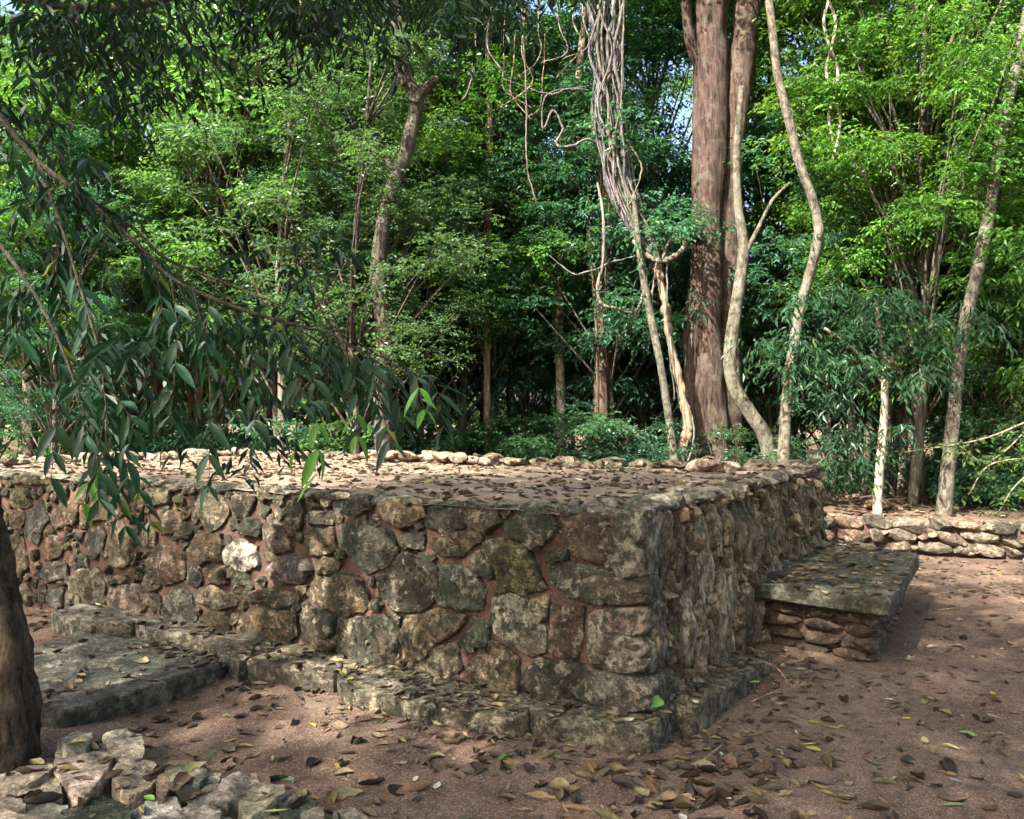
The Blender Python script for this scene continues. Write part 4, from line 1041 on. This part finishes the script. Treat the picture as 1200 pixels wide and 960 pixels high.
brs = [branch_path([(-190, 20, 3.5, 26), (-60, 90, 3.4, 15), (0, 138, 3.3, 9), (45, 190, 3.25, 7), (100, 232, 3.2, 6), (160, 285, 3.15, 5.2), (200, 325, 3.1, 4.6), (250, 350, 3.1, 5), (300, 368, 3.05, 4.5), (350, 382, 3.0, 4), (390, 392, 2.95, 3), (420, 410, 2.9, 2.5), (450, 430, 2.9, 2)], 60),
       branch_path([(100, 232, 3.2, 6), (150, 262, 3.3, 5), (190, 300, 3.3, 4), (230, 318, 3.35, 3), (290, 342, 3.35, 2.5), (360, 372, 3.3, 2), (430, 408, 3.3, 1.5), (490, 446, 3.2, 1.5)], 40),
       branch_path([(45, 190, 3.25, 5), (70, 260, 3.1, 4), (95, 340, 3.0, 3.5), (120, 430, 2.9, 3), (125, 520, 2.8, 2)], 30),
       branch_path([(-190, 60, 3.5, 14), (-60, 220, 3.0, 8), (10, 300, 2.9, 5), (60, 380, 2.8, 4), (100, 480, 2.75, 3), (125, 540, 2.7, 2)], 30)]
parts = [tube([tuple(t[:3]) for t in b], [max(.0025, t[3]) for t in b], 7, 1, .1) for b in brs]
# hanging twigs; each carries leaves two by two
twigs = []
r = random.Random(9)
def hang(start, length, lean_x, lean_y, n=9):
    P = [];
    for i in range(n):
        f = i / (n - 1); P.append((start[0] + lean_x * f, start[1] + lean_y * f, start[2] - length * (f ** 1.15)))
    return P
for b, n in ((brs[0], 15), (brs[1], 9), (brs[2], 7), (brs[3], 7)):
    for k in range(n):
        i = int(len(b) * (.18 + .80 * (k + r.random() * .6) / n)); i = min(i, len(b) - 1); s0 = b[i]
        twigs.append(hang(s0[:3], min(r.uniform(.18, .46), max(.08, s0[2] - 1.16)), r.uniform(-.02, .16), r.uniform(-.18, .12)))
# sprays that end where the photograph shows them
for (sx, sy, ex_, ey_, Y) in ((395, 392, 418, 535, 2.85), (330, 376, 345, 560, 2.75), (450, 430, 497, 480, 2.85), (225, 335, 245, 570, 2.75), (270, 355, 300, 520, 2.9), (120, 450, 100, 590, 2.75), (130, 460, 150, 560, 2.65), (200, 325, 195, 520, 2.8), (420, 410, 425, 500, 3.0), (60, 380, 60, 560, 2.7), (350, 382, 372, 555, 2.8), (480, 440, 520, 500, 3.0)):
    a, b2 = at(sx, sy, Y + .2), at(ex_, ey_, Y); m = (a + b2) / 2 + Vector((.03, 0, .06)); twigs.append([tuple(q) for q in spline([tuple(a), tuple(m), tuple(b2)], 9)])
for tw in twigs: parts.append(tube(tw, [.0022 * (1 - .5 * i / (len(tw) - 1)) for i in range(len(tw))], 5))
V, F = join(parts)
br = obj('branch', mesh_py('branch', [Vector(v) - near.location for v in V], F), M_BARK, near, color=(.05, .045, .028))
def big_leaf(name, L, Wd, curl, seed):
    r = random.Random(seed); n = 8; V = []; F = []
    for i in range(n + 1):
        f = i / n; wv = Wd * .5 * (math.sin(math.pi * f ** .8) ** .85) if 0 < i < n else .0006
        z = -curl * L * f * f; x_ = L * (f - .12 * curl * f * f)
        for j, s_ in enumerate((-1, -.5, 0, .5, 1)):
            V.append((x_, s_ * wv, z + abs(s_) * wv * .35 + .0012 * math.sin(f * 25 + j) + r.uniform(-.0006, .0006)))
    for i in range(n):
        for j in range(4): a = i * 5 + j; F.append((a, a + 1, a + 6, a + 5))
    me = mesh_py(name, V, F); a = me.attributes.new('tint', 'FLOAT', 'FACE'); a.data.foreach_set('value', np.full(len(me.polygons), r.uniform(.3, .7), np.float32)); return me
BL = [big_leaf('leaf', .125, .034, .12, 1), big_leaf('leaf', .105, .033, .3, 2), big_leaf('leaf', .135, .031, .05, 3), big_leaf('leaf', .085, .026, .2, 4), big_leaf('leaf', .11, .031, .4, 5), big_leaf('leaf', .07, .022, .1, 6)]
for me in BL: me.materials.append(M_BIGLEAF)
slots = []
for ti, tw in enumerate(twigs):
    n = len(tw)
    for i in range(2, n):
        for sgn in (-1, 1):
            if r.random() < .18: continue
            a = Vector(tw[i]); ax = (Vector(tw[i]) - Vector(tw[i - 1])).normalized()
            sd = ax.cross(Vector((r.uniform(-.4, .4), -1, r.uniform(-.2, .2)))).normalized() * sgn
            d = (sd * r.uniform(.45, .9) + ax * r.uniform(.45, .95) + Vector((0, r.uniform(-.35, .25), -.35))).normalized()
            slots.append((a, d, i / (n - 1), ti))
r.shuffle(slots)
first_spray = len(twigs) - 12
sel = [s_ for s_ in slots if s_[3] >= first_spray][:170]; rest = [s_ for s_ in slots if s_[3] < first_spray]
sel += rest[:max(0, 298 - len(sel))]; rest = rest[298 - min(170, len(sel)):]
for (a, d, f, ti) in sel:
    zax = Vector((r.uniform(-.5, .5), r.uniform(-.8, .1), 1)).normalized(); yax = zax.cross(d).normalized(); zax = d.cross(yax)
    m = Matrix((d, yax, zax)).transposed()
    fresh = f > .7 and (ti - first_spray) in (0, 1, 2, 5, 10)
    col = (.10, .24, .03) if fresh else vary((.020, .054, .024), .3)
    k = r.uniform(.7, 1.2)
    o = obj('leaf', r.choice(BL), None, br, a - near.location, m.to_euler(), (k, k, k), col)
if rest:
    P = [s_[0] - near.location for s_ in rest]; D = [s_[1] for s_ in rest]; n = len(P)
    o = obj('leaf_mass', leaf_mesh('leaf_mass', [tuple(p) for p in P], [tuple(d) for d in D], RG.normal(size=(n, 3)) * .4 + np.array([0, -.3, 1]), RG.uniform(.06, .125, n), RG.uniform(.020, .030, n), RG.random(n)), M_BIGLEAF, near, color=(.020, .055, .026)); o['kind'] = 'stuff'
# drooping foliage along the top edge, its colour darkened to stand for shade
C, RR = [], []
def cluster(px, py, Y, n, sx, sy):
    for k in range(n):
        p = at(px + r.gauss(0, sx), py + r.gauss(0, sy), Y + r.gauss(0, .35)) - near.location; C.append(tuple(p)); RR.append(r.uniform(.10, .22))
cluster(150, 30, 4.2, 20, 55, 30); cluster(60, 20, 4.0, 12, 40, 26); cluster(370, -2, 4.4, 20, 45, 24); cluster(500, -22, 4.6, 10, 40, 18); cluster(250, -30, 4.4, 10, 60, 14); cluster(600, -35, 4.8, 10, 60, 16); cluster(170, 100, 4.2, 5, 22, 14); cluster(60, 320, 3.3, 8, 45, 70); cluster(230, 420, 3.25, 11, 90, 45); cluster(10, 110, 3.8, 6, 20, 40)
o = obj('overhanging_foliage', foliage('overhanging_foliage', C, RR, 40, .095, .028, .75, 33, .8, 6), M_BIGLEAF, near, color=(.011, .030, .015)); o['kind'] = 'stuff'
V, F = join([tube([tuple(q) for q in spline([tuple(Vector(tp[-8][:3])), tuple(at(-80, -60, 3.9)), tuple(at(120, 10, 4.2)), tuple(at(300, -30, 4.4)), tuple(at(480, -20, 4.6)), tuple(at(620, -40, 4.8))], 30)], [.035 * (1 - .85 * i / 29) for i in range(30)], 7)])
obj('upper_branch', mesh_py('upper_branch', [Vector(v) - near.location for v in V], F), M_BARK, near, color=(.11, .09, .07))

# a leafy twig reaching in from the right edge
tw_ = empty('reaching_branch', at(1290, 470, 6.4), 'thin light twig with small leaves reaching in from the right edge', 'branch')
parts = []; C = []; RR = []
for rows in ([(1290, 470, 6.4, 4), (1220, 488, 6.4, 3), (1150, 515, 6.3, 2.2), (1060, 530, 6.3, 1.2)], [(1290, 520, 6.4, 3), (1215, 535, 6.4, 2.2), (1160, 545, 6.4, 1.8), (1135, 580, 6.4, 1)], [(1220, 488, 6.4, 2), (1160, 540, 6.5, 1.5), (1120, 520, 6.5, 1)], [(1290, 500, 6.4, 3), (1200, 560, 6.3, 2), (1170, 600, 6.3, 1)]):
    T = branch_path(rows, 20); parts.append(tube([tuple(t[:3]) for t in T], [max(.002, t[3]) for t in T], 5))
    for t in T[4:]: C.append(tuple(Vector(t[:3]) - tw_.location)); RR.append(.045)
V, F = join(parts); obj('twig', mesh_py('twig', [Vector(v) - tw_.location for v in V], F), M_SMOOTH, tw_, color=(.22, .19, .13))
o = obj('leaves', foliage('leaves', C, RR, 9, .055, .024, .35, 51, .7, 3), M_LEAF, tw_, color=(.07, .12, .035)); o['kind'] = 'stuff'

# ------------------------------------------------------------------ fallen leaves
def curled_leaf(name, seed):
    r = random.Random(seed); L, Wd = 1.0, r.uniform(.24, .62); n = 6; V = []; F = []
    curl = r.uniform(.3, 3.0); bend = r.uniform(-1.6, 1.6); tw = r.uniform(-1.5, 1.5)
    for i in range(n + 1):
        f = i / n; wv = Wd * .5 * (math.sin(math.pi * min(1, .04 + .94 * f)) ** .8)
        for j in range(5):
            s_ = (j - 2) / 2; a = s_ * curl * (.6 + .5 * f)
            rad = wv / max(curl * .7, .25)
            y_ = math.sin(a) * rad; z_ = (1 - math.cos(a)) * rad
            t = tw * (f - .5); y2, z2 = y_ * math.cos(t) - z_ * math.sin(t), y_ * math.sin(t) + z_ * math.cos(t)
            V.append(((f - .5) * L, y2 + .08 * bend * math.sin(f * 3.1), z2 + .22 * abs(bend) * (f - .5) ** 2 * 2 + .03 * r.random()))
    for i in range(n):
        for j in range(4): a = i * 5 + j; F.append((a, a + 1, a + 6, a + 5))
    V = np.array(V); V[:, 2] -= V[:, 2].min()
    return V, np.array(F)
CURL = [curled_leaf('leaf', 900 + i) for i in range(14)]
def curl_mesh(k, tint):
    V, F = CURL[k]; return mesh_np('fallen_leaf', V, F, True, np.full(len(F), tint))
FL = []
for k in range(14):
    for tnt in (.05, .22, .4, .62):
        me = curl_mesh(k, tnt); me.materials.append(M_LITTER); FL.append(me)
_dg = bpy.context.evaluated_depsgraph_get(); _dg.update()
def drop(x, y, z=6.0, up=None):
    """height of the surface under a point: soil, step, kerb, slab and bench (not the trees)"""
    best = ground_z(x, y)
    for o_, tree_ in SURF:
        h = tree_.ray_cast(Vector((x, y, 2.0)), Vector((0, 0, -1)))
        if h[0] is not None and h[0].z > best: best = h[0].z
    return best
from mathutils.bvhtree import BVHTree
SURF = []
bpy.context.view_layer.update()
for o_ in sc.objects:
    if o_.type == 'MESH' and (o_.name.split('.')[0] in ('kerb_stone', 'step_stone', 'stone_slab', 'bench_top', 'step_mortar', 'earth_top', 'coping_stone', 'rim_stone')):
        mw = o_.matrix_world; me = o_.data
        SURF.append((o_, BVHTree.FromPolygons([mw @ v.co for v in me.vertices], [tuple(p.vertices) for p in me.polygons])))
BB = []
for o_, t_ in SURF:
    vs = [o_.matrix_world @ Vector(c) for c in o_.bound_box]; BB.append((min(v.x for v in vs), max(v.x for v in vs), min(v.y for v in vs), max(v.y for v in vs), t_))
def drop(x, y):
    best = ground_z(x, y)
    for (x0, x1, y0, y1, t_) in BB:
        if x0 <= x <= x1 and y0 <= y <= y1:
            h = t_.ray_cast(Vector((x, y, 2.0)), Vector((0, 0, -1)))
            if h[0] is not None and h[0].z > best: best = h[0].z
    return best
def in_platform(x, y, m=0.0):
    q = Vector((x, y, 0)) - P0; d = U.x * Vd.y - U.y * Vd.x
    a = (q.x * Vd.y - q.y * Vd.x) / d; b = (U.x * q.y - U.y * q.x) / d
    return -m < a < LEN_F + m and -m < b < LEN_R + m
r = random.Random(31)
LG = 'dry brown leaves on the bare ground'; LL = 'curled dry brown leaf lying on the bare earth'
# places with drifts: along the step, round the bench foot, scattered elsewhere
spots = []
def density(x, y):
    a = (Vector((x, y, 0)) - OF).dot(NF); b = (Vector((x, y, 0)) - ORr).dot(NR)
    e = max(a, b) - .32
    k = .34 + 1.3 * math.exp(-(max(e, 0) / .28) ** 2) + 1.5 * max(0, fbm((x, y, 0), 1.3, 4, 6))
    return k
tries = 0
while len(spots) < 1100 and tries < 40000:
    tries += 1
    px, py = r.uniform(-20, 1220), r.uniform(640, 975); p = on_z(px, py, .02)
    x, y = p.x, p.y
    if in_platform(x, y, .1) or y > wall_line_y(x) - .35: continue
    if r.random() * 2.0 < density(x, y) * min(1, (2.2 / max(1, y - 1.5)) + .25): spots.append((x, y))
spots.sort(key=lambda q: q[1])
def flat_rot(tilt=.25): return (r.uniform(-tilt, tilt), r.uniform(-tilt, tilt), r.uniform(0, 6.28))
near_spots, far_spots = spots[:290], spots[290:]
for (x, y) in near_spots:
    s_ = .045 + .085 * r.random() ** 1.3; z = drop(x, y)
    o = obj('fallen_leaf', r.choice(FL), None, None, (x, y, z - .002), flat_rot(.4), (s_, s_ * r.uniform(.8, 1.2), s_ * r.uniform(.9, 1.7)), vary((1, 1, 1), .25))
    tag(o, LL, 'leaf', LG)
# the coloured ones
fresh_leaves = [
 (592, 888, (0.122, 0.216, 0.043), .11, 'fresh light green leaf on the earth under the corner step'), (767, 826, (0.122, 0.245, 0.036), .075, 'curled bright green leaf lying on the corner step'),
 (653, 887, (0.173, 0.216, 0.050), .07, 'yellow green leaf on the earth by the corner step'), (631, 935, (0.360, 0.144, 0.014), .05, 'small orange leaf on the earth at the bottom edge'),
 (512, 920, (0.396, 0.374, 0.338), .08, 'pale whitish leaf lying flat before the step'), (487, 911, (0.396, 0.374, 0.346), .06, 'small whitish leaf standing on edge before the step'),
 (768, 893, (0.396, 0.396, 0.374), .06, 'white leaf by the foot of the corner step'), (735, 913, (0.374, 0.360, 0.331), .05, 'small white leaf lying right of the corner step'),
 (952, 876, (0.331, 0.302, 0.058), .11, 'crumpled yellow leaf in the open earth at right'), (975, 800, (0.331, 0.173, 0.022), .05, 'small orange brown leaf on the open earth at right'),
 (1062, 840, (0.360, 0.259, 0.022), .06, 'yellow orange leaf folded on the earth at right'), (1163, 813, (0.396, 0.274, 0.022), .08, 'bright yellow leaf alone on the earth by the right edge'),
 (1135, 859, (0.108, 0.238, 0.043), .10, 'fresh green leaf near the right edge'), (1116, 943, (0.115, 0.166, 0.072), .13, 'broad dull green leaf at the bottom right'),
 (1084, 790, (0.072, 0.130, 0.072), .08, 'dark green leaf on the earth right of the bench'), (1120, 914, (0.187, 0.223, 0.245), .07, 'bluish grey leaf at the bottom right'),
 (885, 800, (0.115, 0.230, 0.036), .07, 'green leaf on the drift before the bench base'), (987, 795, (0.173, 0.180, 0.029), .06, 'olive yellow leaf before the bench base'),
 (934, 856, (0.396, 0.382, 0.346), .07, 'white leaf in the open earth at right'), (1042, 822, (0.374, 0.360, 0.331), .06, 'small white leaf right of the bench base'),
 (336, 911, (0.158, 0.245, 0.108), .09, 'pale green leaf standing by the kerb stones'), (249, 878, (0.043, 0.173, 0.029), .06, 'dark green leaf on the earth near the kerb'),
 (322, 951, (0.331, 0.317, 0.115), .11, 'broad yellow leaf on the kerb stones'), (383, 955, (0.130, 0.259, 0.036), .07, 'green leaf among the kerb stones at the bottom edge'),
 (175, 936, (0.130, 0.259, 0.036), .08, 'bright green leaf between the kerb stones'), (30, 910, (0.173, 0.259, 0.036), .09, 'yellow green leaf on the kerb at the left edge'),
 (366, 853, (0.324, 0.274, 0.029), .08, 'yellow leaf in the drift before the step'), (264, 837, (0.173, 0.216, 0.101), .06, 'pale green leaf before the slab'),
 (319, 836, (0.396, 0.374, 0.338), .06, 'whitish leaf between the slab and the step'), (270, 866, (0.302, 0.274, 0.072), .08, 'yellow olive leaf on the earth near the kerb'),
 (800, 958, (0.288, 0.288, 0.238), .07, 'grey white leaf at the bottom edge'), (1027, 895, (0.101, 0.202, 0.072), .06, 'small green leaf in the middle of the right ground'),
 (948, 869, (0.317, 0.288, 0.043), .09, 'second crumpled yellow leaf beside the first at right'), (1045, 912, (0.288, 0.302, 0.259), .07, 'pale green grey leaf on the right ground')]
for (px, py, col, s_, lb) in fresh_leaves:
    s_ *= .8
    p = on_z(px, py, .01); z = drop(p.x, p.y)
    if z > .03: p = on_z(px, py, z)
    me = curl_mesh(r.choice([1, 3, 5, 8, 11]), .5); me.materials.append(M_FRESH)
    o = obj('fallen_leaf', me, None, None, (p.x, p.y, z + .003), flat_rot(.1), (s_, s_ * 1.1, s_ * .35), col); tag(o, lb, 'leaf')
# all the others, too many to count
def litter(name, pts, zf, smin, smax, label, parent=None, col=(1, 1, 1), seed=0, lift=.0):
    g = np.random.default_rng(seed); Vs, Fs, T = [], [], []; off = 0
    for (x, y) in pts:
        V, F = CURL[g.integers(14)]; s_ = g.uniform(smin, smax); a = g.uniform(0, 6.283); q = V * np.array([s_, s_ * g.uniform(.8, 1.3), s_ * g.uniform(.8, 1.6)])
        tx = g.uniform(-.3, .3); q = np.stack([q[:, 0], q[:, 1] * math.cos(tx) - q[:, 2] * math.sin(tx), q[:, 1] * math.sin(tx) + q[:, 2] * math.cos(tx)], 1)
        ca, sa = math.cos(a), math.sin(a)
        q = np.stack([q[:, 0] * ca - q[:, 1] * sa + x, q[:, 0] * sa + q[:, 1] * ca + y, q[:, 2] + zf(x, y) + lift], 1)
        Vs.append(q); Fs.append(F + off); off += len(V); T.append(np.full(len(F), float(np.clip(g.beta(1.4, 2.2), 0, 1))))
    me = mesh_np(name, np.concatenate(Vs), np.concatenate(Fs), True, np.concatenate(T))
    o = obj(name, me, M_LITTER, parent, color=col); tag(o, label, 'leaf litter', kind='stuff'); return o
g_pts = list(far_spots)
while len(g_pts) < 3600:
    x, y = r.uniform(-4, 6.5), r.uniform(3.0, 9.0)
    if in_platform(x, y, .1) or y > wall_line_y(x) - .3 or (x < -1.6 and y > 3.9 and r.random() < .9): continue
    if r.random() * 1.6 < density(x, y): g_pts.append((x, y))
litter('leaf_litter', g_pts, drop, .02, .085, 'scatter of small dry leaves over the bare earth before the platform', seed=1)
t_pts = []
while len(t_pts) < 2400:
    a, b = r.uniform(.05, LEN_F - .2), r.random() ** .9 * (LEN_R - .2) + .05; p = P0 + U * a + Vd * b
    if r.random() < .35 + .9 * max(0, fbm(p, 1.0, 3, 2)) + (.25 if b < 2.4 else 0): t_pts.append((p.x, p.y))
litter('leaf_litter', t_pts, drop, .03, .085, 'dry leaves scattered over the earth on top of the platform', seed=2)
b_pts = []
for k in range(34):
    f, h = r.random() ** 1.6, r.random(); p = bA * (1 - f) + bB * f; q = bD * (1 - f) + bC * f; z_ = p * (1 - h) + q * h; b_pts.append((z_.x, z_.y))
litter('leaf_litter', b_pts, drop, .04, .10, 'dry leaves lying on the bench slab', seed=3)
s_pts = [(A_.x + ul.x * t + r.gauss(0, .05) - .03, A_.y + ul.y * t + r.gauss(0, .05) - .05) for t in [r.uniform(.05, .8) for _ in range(40)]]
litter('leaf_litter', s_pts, drop, .04, .09, 'dry leaves along the back of the left slab', seed=4)
f_pts = []
while len(f_pts) < 5000:
    y = r.uniform(9.6, 16); x = r.uniform(-.7 * y, .7 * y)
    if y > wall_line_y(x) + .3: f_pts.append((x, y))
litter('leaf_litter', f_pts, lambda x, y: ground_z(x, y), .06, .13, 'brown leaf litter covering the forest floor behind', seed=5)
g_ = np.random.default_rng(8); base_v = np.array(ROCK_PALE[0].vertices[0].co); Vs, Fs, off = [], [], 0
octa = np.array([(1, 0, 0), (0, 1, 0), (-1, 0, 0), (0, -1, 0), (0, 0, .8), (0, 0, -.5), (.6, .6, .4), (-.6, .5, .45), (-.5, -.6, .35), (.6, -.5, .4)], float)
octf = np.array([(0, 6, 4), (6, 1, 4), (1, 7, 4), (7, 2, 4), (2, 8, 4), (8, 3, 4), (3, 9, 4), (9, 0, 4), (1, 6, 0), (2, 7, 1), (3, 8, 2), (0, 9, 3), (0, 5, 1), (1, 5, 2), (2, 5, 3), (3, 5, 0)])
for k in range(2600):
    x, y = g_.uniform(-3, 6.5), 2.9 + 6 * g_.random() ** 1.5
    if in_platform(x, y, .25) or y > wall_line_y(x) - .3: continue
    s_ = .003 + .012 * g_.random() ** 4; a = g_.uniform(0, 6.28); q = octa * (1 + g_.normal(size=octa.shape) * .18) * s_
    q = np.stack([q[:, 0] * math.cos(a) - q[:, 1] * math.sin(a) + x, q[:, 0] * math.sin(a) + q[:, 1] * math.cos(a) + y, q[:, 2] + ground_z(x, y) + s_ * .2], 1)
    Vs.append(q); Fs.append(octf + off); off += len(octa)
tag(obj('gravel', mesh_np('gravel', np.concatenate(Vs), np.concatenate(Fs), False), M_PALE, color=(.16, .125, .10)), 'tiny bits of gravel scattered over the bare earth', 'gravel', kind='stuff')
# twigs
tg = [((893, 792), (925, 800)), ((880, 815), (915, 806)), ((820, 885), (850, 862)), ((1090, 700), (1165, 690)), ((1100, 715), (1175, 712))]
for k, (a, b) in enumerate(tg):
    pa, pb = on_z(*a, .05), on_z(*b, .05); pa.z = drop(pa.x, pa.y) + .012; pb.z = drop(pb.x, pb.y) + .012
    m = (pa + pb) / 2 + Vector((.02, 0, .02)); V, F = tube(spline([tuple(pa), tuple(m), tuple(pb)], 8), [.005, .005, .0045, .004, .004, .0035, .003, .002], 6)
    o = obj('twig', mesh_py('twig', [Vector(v) - pa for v in V], F), M_SMOOTH, None, pa, color=(.20, .15, .10))
    tag(o, ['bare twig on the earth beside the end of the step', 'short pale twig on the drift by the bench base', 'thin twig on the earth right of the corner step', 'long brown stick on the ground right of the bench', 'second stick just below the long one right of the bench'][k], 'twig')
